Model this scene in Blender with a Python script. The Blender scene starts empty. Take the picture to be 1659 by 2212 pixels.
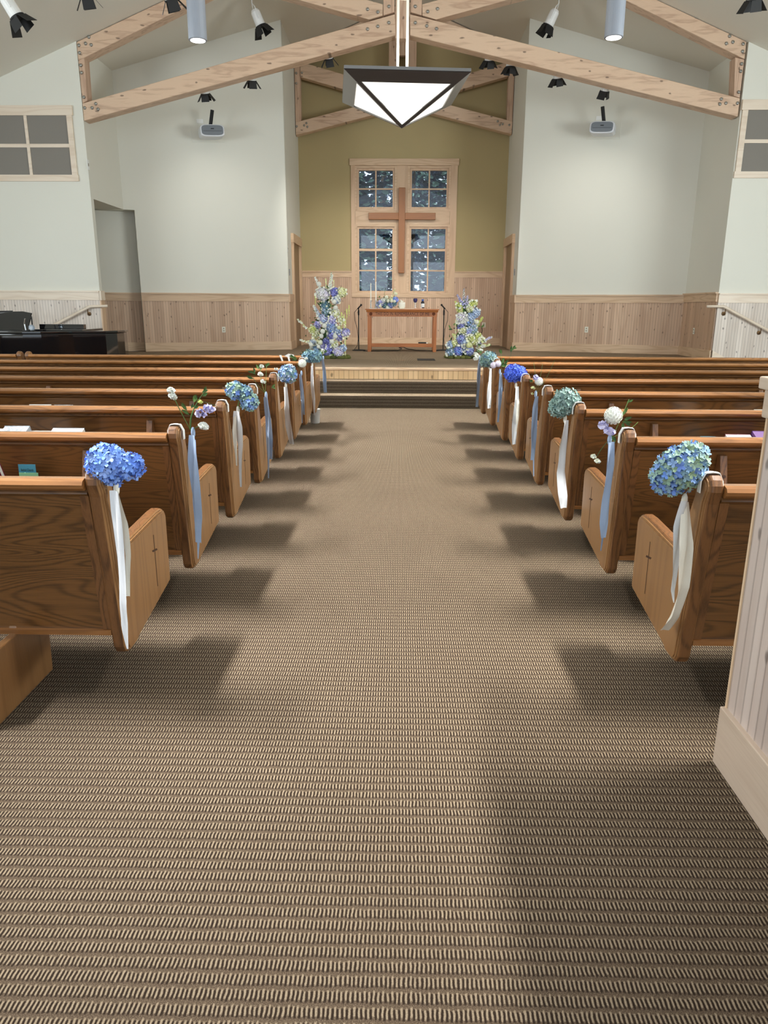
import bpy, math, random
from math import sin, cos, pi, radians, atan, sqrt
from mathutils import Vector, Matrix
random.seed(7)
S = bpy.context.scene
COL = bpy.data.collections.new('church'); S.collection.children.link(COL)

# ------------------------------------------------------------------ camera
F = 1600.0; CH = 1.42
PITCH = atan(444/1600); YAW = atan((860-829.5)/1600*cos(PITCH)); ROLL = radians(0.25)
fw = Vector((-sin(YAW)*cos(PITCH), cos(YAW)*cos(PITCH), -sin(PITCH)))
r0 = Vector((cos(YAW), sin(YAW), 0)); u0 = r0.cross(fw)
rt = cos(ROLL)*r0 + sin(ROLL)*u0; up = -sin(ROLL)*r0 + cos(ROLL)*u0
CAM = Vector((0, 0, CH))
cam = bpy.data.objects.new('camera', bpy.data.cameras.new('camera'))
S.collection.objects.link(cam); S.camera = cam
cam.data.sensor_fit = 'VERTICAL'; cam.data.sensor_height = 36.0; cam.data.lens = F/2212*36
cam.data.clip_start = .05; cam.data.clip_end = 300
cam.matrix_world = Matrix(((rt.x, up.x, -fw.x, 0), (rt.y, up.y, -fw.y, 0), (rt.z, up.z, -fw.z, CH), (0, 0, 0, 1)))

def ray(u, v): return rt*((u-829.5)/F) - up*((v-1106)/F) + fw
def at(u, v, X=None, Y=None, Z=None):
    """the point of the room seen at photo pixel u, v that lies on one plane of the room"""
    k = ray(u, v)
    t = X/k.x if X is not None else (Y/k.y if Y is not None else (Z-CH)/k.z)
    return CAM + k*t

# ------------------------------------------------------------------ materials
MATS = {}
def newmat(name):
    m = bpy.data.materials.new(name); m.use_nodes = True
    nt = m.node_tree; nt.nodes.clear()
    o = nt.nodes.new('ShaderNodeOutputMaterial'); b = nt.nodes.new('ShaderNodeBsdfPrincipled')
    nt.links.new(b.outputs[0], o.inputs[0]); MATS[name] = m
    return m, nt, b
def N(nt, t, **kw):
    n = nt.nodes.new(t)
    for k, v in kw.items():
        if k in n.inputs.keys() if isinstance(k, str) else False: n.inputs[k].default_value = v
        else: setattr(n, k, v)
    return n
def L(nt, a, b): nt.links.new(a, b)
def mth(nt, op, a, b=None, c=None, clamp=False):
    n = nt.nodes.new('ShaderNodeMath'); n.operation = op; n.use_clamp = clamp
    for i, x in enumerate((a, b, c)):
        if x is None: continue
        if isinstance(x, (int, float)): n.inputs[i].default_value = x
        else: L(nt, x, n.inputs[i])
    return n.outputs[0]
def mixc(nt, fac, a, b, mode='MIX'):
    n = nt.nodes.new('ShaderNodeMix'); n.data_type = 'RGBA'; n.blend_type = mode
    for i, x in ((0, fac), (6, a), (7, b)):
        if isinstance(x, (int, float)): n.inputs[i].default_value = x
        elif isinstance(x, tuple): n.inputs[i].default_value = (*x[:3], 1)
        else: L(nt, x, n.inputs[i])
    return n.outputs[2]
def noise(nt, vec, scale, detail=3, rough=.5, dist=0):
    n = nt.nodes.new('ShaderNodeTexNoise'); n.inputs['Scale'].default_value = scale
    n.inputs['Detail'].default_value = detail; n.inputs['Roughness'].default_value = rough
    n.inputs['Distortion'].default_value = dist; L(nt, vec, n.inputs['Vector']); return n.outputs[0]
def coords(nt, scale=(1, 1, 1), rnd=True):
    tc = nt.nodes.new('ShaderNodeTexCoord'); v = tc.outputs['Object']
    if rnd:
        oi = nt.nodes.new('ShaderNodeObjectInfo')
        ml = N(nt, 'ShaderNodeVectorMath', operation='SCALE'); ml.inputs[0].default_value = (17, 13, 11); L(nt, oi.outputs['Random'], ml.inputs['Scale'])
        ad = N(nt, 'ShaderNodeVectorMath', operation='ADD'); L(nt, v, ad.inputs[0]); L(nt, ml.outputs[0], ad.inputs[1]); v = ad.outputs[0]
    mp = nt.nodes.new('ShaderNodeMapping'); mp.inputs['Scale'].default_value = scale; L(nt, v, mp.inputs['Vector'])
    return mp.outputs[0], tc.outputs['Object']
def bump(nt, b, h, strength=.3, dist=.01):
    n = nt.nodes.new('ShaderNodeBump'); n.inputs['Strength'].default_value = strength; n.inputs['Distance'].default_value = dist
    L(nt, h, n.inputs['Height']); L(nt, n.outputs[0], b.inputs['Normal'])
def sm(nt, x, lo, hi):
    n = nt.nodes.new('ShaderNodeMapRange'); n.interpolation_type = 'SMOOTHSTEP'
    n.inputs['From Min'].default_value = lo; n.inputs['From Max'].default_value = hi; L(nt, x, n.inputs['Value']); return n.outputs[0]

def srgb(r, g, b):
    f = lambda c: (c/255/12.92) if c/255 <= .04045 else ((c/255+.055)/1.055)**2.4
    return (f(r), f(g), f(b))
def plain(name, col, rough=.5, metal=0, emit=0, ecol=None, coat=0, trans=0, nz=0, alpha=1):
    m, nt, b = newmat(name)
    b.inputs['Base Color'].default_value = (*col, 1); b.inputs['Roughness'].default_value = rough
    b.inputs['Metallic'].default_value = metal; b.inputs['Coat Weight'].default_value = coat
    if emit: b.inputs['Emission Color'].default_value = (*(ecol or col), 1); b.inputs['Emission Strength'].default_value = emit
    if trans: b.inputs['Transmission Weight'].default_value = trans
    if nz:
        v, _ = coords(nt); h = noise(nt, v, 60, 4); L(nt, mixc(nt, sm(nt, h, .3, .7), tuple(c*(1-nz) for c in col), tuple(min(1, c*(1+nz)) for c in col)), b.inputs['Base Color'])
    return m
def wood(name, light, dark, axis='x', rough=.38, coat=.25, freq=1.0, contrast=1.0, knots=0, bead=0, ring=16):
    m, nt, b = newmat(name)
    s = {'x': (.13, 1, 1), 'y': (1, .13, 1), 'z': (1, 1, .10)}[axis]
    v, raw = coords(nt, s)
    n1 = noise(nt, v, 3.2*freq, 2, .45, .3)
    rings = mth(nt, 'SINE', mth(nt, 'MULTIPLY', n1, ring*pi))
    rings = mth(nt, 'POWER', mth(nt, 'MULTIPLY_ADD', rings, .5, .5), 2.6)
    s2 = {'x': (.03, 1, 1), 'y': (1, .03, 1), 'z': (1, 1, .03)}[axis]
    v2, _ = coords(nt, s2)
    fine = noise(nt, v2, 160*freq, 3, .6)
    broad = noise(nt, v, 1.3, 2)
    f = mth(nt, 'ADD', mth(nt, 'MULTIPLY', rings, .55*contrast), mth(nt, 'MULTIPLY', mth(nt, 'SUBTRACT', fine, .5), 1.1*contrast))
    f = mth(nt, 'ADD', f, mth(nt, 'MULTIPLY', mth(nt, 'SUBTRACT', broad, .45), .8*contrast), clamp=True)
    c = mixc(nt, f, light, dark)
    hgt = mth(nt, 'MULTIPLY', fine, .3)
    if bead:
        sep = nt.nodes.new('ShaderNodeSeparateXYZ'); L(nt, raw, sep.inputs[0])
        xb = mth(nt, 'DIVIDE', sep.outputs[0], bead)
        brd = nt.nodes.new('ShaderNodeTexWhiteNoise'); brd.noise_dimensions = '1D'; L(nt, mth(nt, 'FLOOR', mth(nt, 'MULTIPLY', xb, .5)), brd.inputs['W'])
        c = mixc(nt, mth(nt, 'MULTIPLY', brd.outputs[0], .5), c, tuple(x*.72 for x in dark))
        fr = mth(nt, 'PINGPONG', mth(nt, 'ADD', xb, 0.0), .5)
        g = sm(nt, fr, .13, .03)
        c = mixc(nt, mth(nt, 'MULTIPLY', g, .42), c, tuple(x*.33 for x in dark))
        hgt = mth(nt, 'SUBTRACT', hgt, mth(nt, 'MULTIPLY', g, 1.5))
    if knots:
        vk, _ = coords(nt, {'x': (.45, 0, 1), 'y': (1, .5, 0), 'z': (1, 0, .5)}[axis])
        nd = nt.nodes.new('ShaderNodeTexVoronoi'); nd.voronoi_dimensions = '2D'; nd.inputs['Scale'].default_value = knots; nd.inputs['Randomness'].default_value = 1
        sp = nt.nodes.new('ShaderNodeSeparateXYZ'); L(nt, vk, sp.inputs[0]); cmb = nt.nodes.new('ShaderNodeCombineXYZ')
        dd = noise(nt, vk, 14, 2); L(nt, mth(nt, 'MULTIPLY_ADD', dd, .06, sp.outputs[0]), cmb.inputs[0]); L(nt, sp.outputs[2], cmb.inputs[1]); L(nt, cmb.outputs[0], nd.inputs['Vector'])
        k = sm(nt, nd.outputs['Distance'], .075, .03)
        c = mixc(nt, mth(nt, 'MULTIPLY', k, .75), c, tuple(x*.28 for x in dark))
    L(nt, c, b.inputs['Base Color'])
    b.inputs['Roughness'].default_value = rough; b.inputs['Coat Weight'].default_value = coat; b.inputs['Coat Roughness'].default_value = .22
    bump(nt, b, hgt, .25, .004)
    return m
def paint(name, col, rough=.75):
    m, nt, b = newmat(name)
    v, _ = coords(nt, rnd=False); n = noise(nt, v, 90, 3)
    L(nt, mixc(nt, noise(nt, v, .8, 2), tuple(c*.97 for c in col), tuple(min(1, c*1.03) for c in col)), b.inputs['Base Color'])
    b.inputs['Roughness'].default_value = rough; bump(nt, b, n, .12, .004); return m
def carpet(name, mode='floor', k=1.0):
    m, nt, b = newmat(name)
    tc = nt.nodes.new('ShaderNodeTexCoord'); sep = nt.nodes.new('ShaderNodeSeparateXYZ'); L(nt, tc.outputs['Object'], sep.inputs[0])
    wob = noise(nt, tc.outputs['Object'], 35, 2)
    u = mth(nt, 'ADD', mth(nt, 'DIVIDE', sep.outputs[0], .0099), mth(nt, 'MULTIPLY', wob, .6))
    v = mth(nt, 'ADD', mth(nt, 'DIVIDE', sep.outputs[1 if mode == 'floor' else 2], .0377), mth(nt, 'MULTIPLY', wob, .3))
    if mode != 'floor': v = mth(nt, 'MULTIPLY', v, .8)
    par = mth(nt, 'MULTIPLY', mth(nt, 'MODULO', mth(nt, 'ABSOLUTE', mth(nt, 'FLOOR', u)), 2.0), .07)
    cu = mth(nt, 'MULTIPLY_ADD', mth(nt, 'SINE', mth(nt, 'MULTIPLY', u, 2*pi)), .5, .5)
    cv = mth(nt, 'MULTIPLY_ADD', mth(nt, 'SINE', mth(nt, 'MULTIPLY', mth(nt, 'ADD', v, par), 2*pi)), .5, .5)
    fz = noise(nt, tc.outputs['Object'], 420, 3, .7)
    big = noise(nt, tc.outputs['Object'], 1.1, 2)
    cv2 = mth(nt, 'MULTIPLY_ADD', mth(nt, 'SINE', mth(nt, 'MULTIPLY', mth(nt, 'ADD', v, .14), 2*pi)), .5, .5)
    cs = sm(nt, cu, .2, .8)
    h = mth(nt, 'SUBTRACT', mth(nt, 'MULTIPLY', cs, sm(nt, cv, .08, .55)), mth(nt, 'MULTIPLY', mth(nt, 'SUBTRACT', 1.0, cs), sm(nt, cv2, .05, .45)))
    h = mth(nt, 'ADD', mth(nt, 'MULTIPLY_ADD', h, .36, .52), mth(nt, 'MULTIPLY', mth(nt, 'SUBTRACT', fz, .5), 1.1))
    r = nt.nodes.new('ShaderNodeValToRGB'); cr = r.color_ramp
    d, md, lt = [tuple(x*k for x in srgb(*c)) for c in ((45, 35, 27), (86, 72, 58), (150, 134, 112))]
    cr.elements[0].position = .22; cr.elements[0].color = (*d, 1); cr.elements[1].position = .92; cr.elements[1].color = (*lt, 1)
    e = cr.elements.new(.52); e.color = (*md, 1)
    L(nt, h, r.inputs[0])
    L(nt, mixc(nt, mth(nt, 'MULTIPLY', mth(nt, 'SUBTRACT', big, .35), .25), r.outputs[0], d), b.inputs['Base Color'])
    b.inputs['Roughness'].default_value = .95; b.inputs['Specular IOR Level'].default_value = .1
    bump(nt, b, h, .6, .004); return m
def attrmat(name, rough=.6, trans=.0):
    m, nt, b = newmat(name); a = nt.nodes.new('ShaderNodeAttribute'); a.attribute_name = 'Col'
    L(nt, a.outputs['Color'], b.inputs['Base Color']); b.inputs['Roughness'].default_value = rough
    b.inputs['Specular IOR Level'].default_value = .3
    return m

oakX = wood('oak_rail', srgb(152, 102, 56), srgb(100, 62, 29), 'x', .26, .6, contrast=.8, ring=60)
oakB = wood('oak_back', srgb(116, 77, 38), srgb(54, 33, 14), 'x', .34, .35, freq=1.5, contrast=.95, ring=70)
oakE = wood('oak_end', srgb(148, 106, 64), srgb(116, 79, 44), 'z', .36, .3, freq=1.4, contrast=.8, ring=20)
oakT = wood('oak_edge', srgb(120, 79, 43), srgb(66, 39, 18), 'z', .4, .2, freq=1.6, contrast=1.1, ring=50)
oakD = plain('oak_carving', srgb(62, 34, 16), .5)
tablew = wood('table_wood', srgb(190, 118, 66), srgb(150, 84, 42), 'x', .35, .3, contrast=.8)
tableL = wood('table_leg_wood', srgb(190, 118, 66), srgb(150, 84, 42), 'z', .35, .3, contrast=.8)
crossw = wood('cross_wood', srgb(152, 96, 50), srgb(130, 80, 40), 'z', .4, .2, contrast=.5)
pineH = wood('pine_board', srgb(212, 182, 150), srgb(178, 142, 108), 'x', .5, .1, contrast=.8, ring=26)
pineV = wood('pine_casing', srgb(210, 178, 146), srgb(184, 148, 116), 'z', .5, .1, contrast=.8, ring=10)
bead = wood('pine_beadboard', srgb(212, 180, 152), srgb(186, 148, 118), 'z', .5, .1, contrast=.7, knots=5.6, bead=.05)
beadW = wood('whitewashed_beadboard', srgb(226, 214, 202), srgb(204, 186, 170), 'z', .5, .1, contrast=.6, knots=5.6, bead=.05)
beadN = wood('near_beadboard', srgb(216, 200, 190), srgb(190, 168, 156), 'z', .45, .15, contrast=.5, knots=6.0, bead=.045)
pineN = wood('near_pine', srgb(206, 186, 166), srgb(178, 154, 132), 'y', .45, .15, contrast=.9, ring=12)
pineW = wood('whitewashed_pine', srgb(228, 212, 192), srgb(206, 182, 156), 'x', .5, .1, contrast=.7)
stagew = wood('stage_front_pine', srgb(228, 194, 148), srgb(206, 164, 114), 'z', .45, .15, contrast=.6, knots=3.5, bead=.075)
beamw = wood('truss_timber', srgb(214, 184, 156), srgb(160, 122, 98), 'x', .55, .1, freq=3.2, contrast=.75, knots=4.4, ring=7)
beamV = wood('truss_post_timber', srgb(204, 172, 146), srgb(154, 116, 92), 'z', .55, .1, freq=3.2, contrast=.75, knots=4.4, ring=7)
wallp = paint('cream_plaster', srgb(222, 220, 208))
wallo = paint('olive_plaster', srgb(176, 158, 114))
ceilp = paint('ceiling_plaster', srgb(224, 219, 206))
carp = carpet('carpet_floor'); carR = carpet('carpet_riser_shaded', 'riser', .6); carS = carpet('carpet_stage_lit', 'floor', 2.1)  # one carpet: stage copy brightened as if lit, riser copy darkened as shaded
white = plain('white_metal', srgb(235, 235, 232), .35); black = plain('black_metal', (.010, .010, .010), .7)
piano_b = plain('piano_lacquer', (.004, .004, .005), .06, coat=1)
ivory = plain('ivory', srgb(240, 236, 222), .3); galv = plain('galvanised_bolt', srgb(170, 170, 165), .35, metal=.8)
brass = plain('bronze_bracket', srgb(110, 84, 56), .35, metal=.8)
greyf = paint('speaker_cloth', srgb(132, 127, 119), .95); steel = plain('brushed_steel', srgb(150, 156, 166), .5, metal=.25)
bronze = plain('dark_bronze', srgb(46, 42, 41), .4, metal=.0); bronzeS = plain('bronze_side_lit', srgb(120, 118, 116), .3, metal=.5)  # one frame metal: the side copy is painted lighter, as if lit
lampg = plain('lamp_glass', srgb(250, 248, 235), .4, emit=1.0, ecol=(1, .985, .92))
ledm = plain('lamp_lens', (1, 1, 1), .3, emit=6, ecol=(1, .98, .94))
projW = plain('projector_white', srgb(214, 216, 220), .35); projG = plain('projector_grey', srgb(112, 118, 124), .45)
offw = plain('switch_plate', srgb(226, 222, 206), .4)
def glassmat():
    m, nt, b = newmat('window_glass'); b.inputs['Transmission Weight'].default_value = 1; b.inputs['Roughness'].default_value = 0
    b.inputs['IOR'].default_value = 1.45; b.inputs['Base Color'].default_value = (.86, .93, 1, 1); return m
glass = glassmat()
flo = attrmat('petals', .6); leafm = attrmat('leaves', .5)
def clothmat(name, col):
    m, nt, b = newmat(name); v, _ = coords(nt); w = noise(nt, v, 500, 2)
    L(nt, mixc(nt, w, tuple(c*.92 for c in col), tuple(min(1, c*1.05) for c in col)), b.inputs['Base Color'])
    b.inputs['Roughness'].default_value = .8; bump(nt, b, w, .3, .001); return m
creamLit = clothmat('cream_ribbon_lit', srgb(230, 231, 232)); cream = clothmat('cream_ribbon', srgb(236, 230, 214)); blueR = clothmat('dusty_blue_ribbon', srgb(160, 180, 208)); bandm = clothmat('white_band', srgb(240, 238, 232))

# ------------------------------------------------------------------ mesh builder
class MB:
    def __init__(s): s.v = []; s.f = []; s.m = []; s.c = []; s.cc = (1, 1, 1); s.mm = 0
    def add(s, vs, fs):
        o = len(s.v); s.v += [tuple(x) for x in vs]
        for f in fs: s.f.append([i+o for i in f]); s.m.append(s.mm); s.c.append(s.cc)
    def box(s, x0, x1, y0, y1, z0, z1):
        x0, x1 = sorted((x0, x1)); y0, y1 = sorted((y0, y1)); z0, z1 = sorted((z0, z1))
        s.add([(x0, y0, z0), (x1, y0, z0), (x1, y1, z0), (x0, y1, z0), (x0, y0, z1), (x1, y0, z1), (x1, y1, z1), (x0, y1, z1)],
              [(0, 3, 2, 1), (4, 5, 6, 7), (0, 1, 5, 4), (1, 2, 6, 5), (2, 3, 7, 6), (3, 0, 4, 7)]); return s
    def prism(s, pts, ax, a, b):
        def P(p, t): return {'x': (t, p[0], p[1]), 'y': (p[0], t, p[1]), 'z': (p[0], p[1], t)}[ax]
        n = len(pts); vs = [P(p, a) for p in pts]+[P(p, b) for p in pts]
        s.add(vs, [list(range(n)), list(range(2*n-1, n-1, -1))]+[(i, i+n, (i+1) % n+n, (i+1) % n) for i in range(n)]); return s
    def tube(s, pts, r, n=8, cap=True):
        pts = [Vector(p) for p in pts]; rr = r if isinstance(r, (list, tuple)) else [r]*len(pts); vs = []; fs = []; ref = None
        for i, p in enumerate(pts):
            t = (pts[min(i+1, len(pts)-1)]-pts[max(i-1, 0)]).normalized()
            if ref is None: ref = Vector((1, 0, 0)) if abs(t.x) < .8 else Vector((0, 1, 0))
            a = (ref-t*ref.dot(t)).normalized(); ref = a; b = t.cross(a)
            for k in range(n): vs.append(p+(a*cos(2*pi*k/n)+b*sin(2*pi*k/n))*rr[i])
        for i in range(len(pts)-1):
            for k in range(n): fs.append((i*n+k, i*n+(k+1) % n, (i+1)*n+(k+1) % n, (i+1)*n+k))
        if cap: fs += [list(range(n-1, -1, -1)), list(range((len(pts)-1)*n, len(pts)*n))]
        s.add(vs, fs); return s
    def lathe(s, prof, c=(0, 0, 0), n=20, M=None):
        vs = []; fs = []
        for r, z in prof:
            for k in range(n):
                p = Vector((r*cos(2*pi*k/n), r*sin(2*pi*k/n), z)); p = (M @ p if M else p)+Vector(c); vs.append(p)
        for i in range(len(prof)-1):
            for k in range(n): fs.append((i*n+k, i*n+(k+1) % n, (i+1)*n+(k+1) % n, (i+1)*n+k))
        fs += [list(range(n-1, -1, -1)), list(range((len(prof)-1)*n, len(prof)*n))]
        s.add(vs, fs); return s
    def ball(s, c, r, n=8, sq=(1, 1, 1)):
        vs = []; fs = []
        for i in range(n+1):
            th = pi*i/n
            for k in range(n*2): ph = pi*k/n; vs.append((c[0]+r*sq[0]*sin(th)*cos(ph), c[1]+r*sq[1]*sin(th)*sin(ph), c[2]+r*sq[2]*cos(th)))
        w = n*2
        for i in range(n):
            for k in range(w): fs.append((i*w+k, (i+1)*w+k, (i+1)*w+(k+1) % w, i*w+(k+1) % w))
        s.add(vs, fs); return s
    def obj(s, name, mats, parent=None, local=False, bevel=0, smooth=False, solid=0):
        me = bpy.data.meshes.new(name); off = Vector((0, 0, 0))
        if parent is not None and not local: off = ORG.get(parent.name, Vector((0, 0, 0)))
        own = Vector((0, 0, 0))
        me.from_pydata([tuple(Vector(v)-off) for v in s.v], [], s.f)
        mats = mats if isinstance(mats, (list, tuple)) else [mats]
        for m in mats: me.materials.append(m)
        me.polygons.foreach_set('material_index', s.m); me.validate(); me.update()
        if any(c != (1, 1, 1) for c in s.c) and len(me.polygons) == len(s.c):
            ca = me.color_attributes.new('Col', 'FLOAT_COLOR', 'CORNER'); buf = []
            for p in me.polygons: buf += list((*s.c[p.index], 1.0))*p.loop_total
            ca.data.foreach_set('color', buf)
        if smooth: me.shade_smooth() if hasattr(me, 'shade_smooth') else None
        o = bpy.data.objects.new(name, me); COL.objects.link(o)
        if parent is not None:
            o.parent = parent; ORG[o.name] = off
        else: ORG[o.name] = Vector((0, 0, 0))
        if bevel:
            b = o.modifiers.new('bevel', 'BEVEL'); b.width = bevel; b.segments = 3; b.limit_method = 'ANGLE'; b.angle_limit = radians(40)
        if solid: q = o.modifiers.new('thick', 'SOLIDIFY'); q.thickness = solid; q.offset = 0
        return o
ORG = {}
def box(*a): return MB().box(*a)
def tag(o, label=None, cat=None, group=None, kind=None):
    for k, v in (('label', label), ('category', cat), ('group', group), ('kind', kind)):
        if v: o[k] = v
    return o
def thing(name, loc, label, cat, group=None, rz=0):
    o = bpy.data.objects.new(name, None); COL.objects.link(o); o.location = loc; o.rotation_euler.z = rz
    ORG[o.name] = Vector(loc); o.empty_display_size = .05
    return tag(o, label, cat, group)
def struct(name, mb, mat, **kw): return tag(mb.obj(name, mat, **kw), kind='structure')

ZS = .525; ZR = 1.665       # stage floor, top of the chair rail
NY = 13.5                   # nave front wall
XL, XR = -5.27, 5.54        # jambs of the chancel opening
def ceilz(x): return 7.66-.395*abs(x-.1)

# ------------------------------------------------------------------ room shell
struct('floor', box(-9, 9, -4, 11.36, -.12, 0), carp)
fl2 = MB(); fl2.box(-9, XL-1.6, 11.36, 13.5, -.12, 0); fl2.box(XR+1.6, 9, 11.36, 13.5, -.12, 0); fl2.box(XL-1.6, -4.0, 11.36, 12.55, -.12, 0); fl2.box(4.6, XR+1.6, 11.36, 12.55, -.12, 0)
struct('floor_beside_stage', fl2, carp)
# stage platform
st = MB(); st.box(-4.0, 4.6, 11.36, 12.55, .0, ZS); st.box(XL, XR, 12.55, 15.2, 0, ZS); st.box(-5.3, 5.6, 15.2, 16.3, 0, ZS); st.box(-2.6, 2.7, 16.3, 18.5, 0, ZS); st.box(-6.8, XL, 13.62, 15.2, 0, ZS)
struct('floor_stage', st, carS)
sf = MB(); sf.box(-4.0, 4.6, 11.335, 11.36, .36, ZS-.03); struct('trim_stage_front', sf, stagew)
struct('trim_stage_nosing', box(-4.0, 4.6, 11.315, 11.40, ZS-.035, ZS+.004), pineH, bevel=.01)
for i, (y0, z0) in enumerate(((10.74, 0), (11.04, .178))):
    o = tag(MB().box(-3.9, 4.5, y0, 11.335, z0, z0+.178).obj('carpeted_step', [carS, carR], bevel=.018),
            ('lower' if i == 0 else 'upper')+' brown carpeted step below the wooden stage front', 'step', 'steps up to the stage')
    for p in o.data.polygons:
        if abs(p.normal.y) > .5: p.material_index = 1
for sgn, xa in ((-1, XL), (1, XR)):     # side stairs along the nave wall
    for k in range(3):
        h = ZS-.131*(k+1); x0 = xa+sgn*.28*k; x1 = xa+sgn*.28*(k+1)
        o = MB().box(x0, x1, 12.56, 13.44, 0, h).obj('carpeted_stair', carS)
        tag(o, ('left' if sgn < 0 else 'right')+' side stair tread along the nave wall, '+['top', 'middle', 'bottom'][k]+' of three', 'step', 'side stairs '+('left' if sgn < 0 else 'right'))

def wallbox(name, p, q, z0, z1, mat, th=.12, side=1, zt2=None, kind='structure', parent=None):
    """wall slab whose visible face runs p->q (XY); local x along the wall, thickness away (side=1: to the left of p->q)"""
    p = Vector((p[0], p[1])); q = Vector((q[0], q[1])); d = (q-p); Ln = d.length
    mb = MB(); zt2 = z1 if zt2 is None else zt2
    y0, y1 = (0, th) if side > 0 else (-th, 0)
    mb.prism([(0, z0), (Ln, z0), (Ln, zt2), (0, z1)], 'y', y0, y1)
    o = mb.obj(name, mat, local=True); o.location = (p.x, p.y, 0); o.rotation_euler.z = math.atan2(d.y, d.x)
    return tag(o, kind='structure')

def gable(x0, x1, pad=0): return [(x0, ceilz(x0)+pad)]+([(.1, ceilz(.1)+pad)] if x0 < .1 < x1 else [])+[(x1, ceilz(x1)+pad)]
# nave front wall left / right of the opening and above nothing (the opening reaches the ceiling)
struct('wall_nave_left', MB().prism([(-9, 0), (XL, 0), (XL, ceilz(XL)+.05), (-9, ceilz(-9)+.05)], 'y', NY, NY+.12), wallp)
struct('wall_nave_right', MB().prism([(9, 0), (XR, 0), (XR, ceilz(XR)+.05), (9, ceilz(9)+.05)], 'y', NY, NY+.12), wallp)
struct('wall_side_left', box(-9.1, -9, -4, 13.5, 0, 4.3), wallp)
struct('wall_side_right', box(9, 9.1, -4, 13.5, 0, 4.3), wallp)
cm = MB()
for a, b in ((-9.1, .1), (.1, 9.1)): cm.prism([(a, ceilz(a)), (b, ceilz(b)), (b, ceilz(b)+.1), (a, ceilz(a)+.1)], 'y', -4, 13.62)
struct('ceiling', cm, ceilp)
cm = MB()
for a, b in ((-6.9, .1), (.1, 5.75)): cm.prism([(a, ceilz(a)), (b, ceilz(b)), (b, ceilz(b)+.1), (a, ceilz(a)+.1)], 'y', 13.62, 18.6)
struct('ceiling_chancel', cm, ceilp)
# left return wall with the recess below
SOF = 3.18
struct('wall_return_left', MB().prism([(NY+.12, SOF+.1), (15.05, SOF+.1), (15.05, ceilz(XL)+.05), (NY+.12, ceilz(XL)+.05)], 'x', XL-.12, XL), wallp)
struct('ceiling_recess', box(-6.9, XL-.0, 13.62, 15.06, SOF, SOF+.1), wallp)
struct('wall_recess_end', box(-7.0, -6.9, 13.63, 15.5, 0, SOF+.1), wallp)
struct('wall_return_right', MB().prism([(NY+.12, 0), (15.05, 0), (15.05, ceilz(XR)+.05), (NY+.12, ceilz(XR)+.05)], 'x', XR, XR+.12), wallp)
# splayed face walls
FLo, FLi = (XL, 15.05), (-2.32, 16.15); FRi, FRo = (2.45, 16.2), (XR, 15.05)
dirL = (Vector(FLi)-Vector(FLo)).normalized(); nrm = Vector((-dirL.y, dirL.x)); FLp = Vector(FLo)+dirL*.2
Ln = (Vector(FLi)-Vector(FLo)).length
fo = MB().prism([(0, SOF), (.2, SOF), (.2, 0), (Ln, 0), (Ln, ceilz(FLi[0])+.02), (0, ceilz(FLo[0])+.02)], 'y', 0, .12).obj('wall_face_left', wallp, local=True)
fo.location = (FLo[0], FLo[1], 0); fo.rotation_euler.z = math.atan2(dirL.y, dirL.x); tag(fo, kind='structure')
rec = Vector(FLo)-dirL*1.75+nrm*.32; recq = FLp+nrm*.32+dirL*.1
wallbox('wall_face_recess', tuple(rec), tuple(recq), 0, SOF+.08, wallp)
struct('ceiling_recess_back', MB().prism([tuple(Vector(FLo)+nrm*.12-dirL*1.8), tuple(FLp+nrm*.12+dirL*.12), tuple(FLp+nrm*.36+dirL*.12), tuple(Vector(FLo)+nrm*.36-dirL*1.8)], 'z', SOF, SOF+.1), wallp)
struct('wall_recess_jamb', MB().prism([tuple(FLp+nrm*.12), tuple(FLp+nrm*.12+dirL*.1), tuple(FLp+nrm*.34+dirL*.1), tuple(FLp+nrm*.34)], 'z', 0, SOF), wallp)
wallbox('wall_face_right', FRi, FRo, 0, ceilz(FRi[0])+.02, wallp, zt2=ceilz(FRo[0])+.02)
AY = 18.4
struct('wall_altar_side_left', box(-2.44, -2.325, 16.27, AY, 0, ceilz(-2.4)+.05), wallp)
struct('wall_altar_side_right', box(2.455, 2.57, 16.27, AY, 0, ceilz(2.5)+.05), wallp)

# altar wall with the four window openings
def px2(u, v, Y=AY): p = at(u, v, Y=Y); return p.x, p.z
WIN = []
for (u0_, v0_, u1_, v1_) in ((774.5, 368, 848, 447), (889.7, 368, 963.4, 447), (776, 494, 847, 628.5), (889, 494, 960, 628.5)):
    a = px2(u0_, v0_); b = px2(u1_, v1_); WIN.append([a[0], b[0], b[1], a[1]])
xl0 = (WIN[0][0]+WIN[2][0])/2; xl1 = (WIN[0][1]+WIN[2][1])/2; xr0 = (WIN[1][0]+WIN[3][0])/2; xr1 = (WIN[1][1]+WIN[3][1])/2
zb0, zb1 = WIN[2][2], WIN[2][3]; zt0, zt1 = WIN[0][2], WIN[0][3]
G = .055                       # sash width around the glass
aw = MB(); X0, X1 = -2.44, 2.57
holes = [(xl0-G, xl1+G), (xr0-G, xr1+G)]
def wcol(a, b, z0, z1): aw.box(a, b, AY, AY+.15, z0, z1)
wcol(X0, holes[0][0], 0, 5.6); wcol(holes[0][1], holes[1][0], 0, 5.6); wcol(holes[1][1], X1, 0, 5.6)
for a, b in holes: wcol(a, b, 0, zb0-G); wcol(a, b, zb1+G, zt0-G); wcol(a, b, zt1+G, 5.6)
aw.prism([(X0, 5.6), (X1, 5.6), (X1, ceilz(X1)+.03), (.1, ceilz(.1)+.03), (X0, ceilz(X0)+.03)], 'y', AY, AY+.15)
struct('wall_altar', aw, wallo)
n = 0
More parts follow.
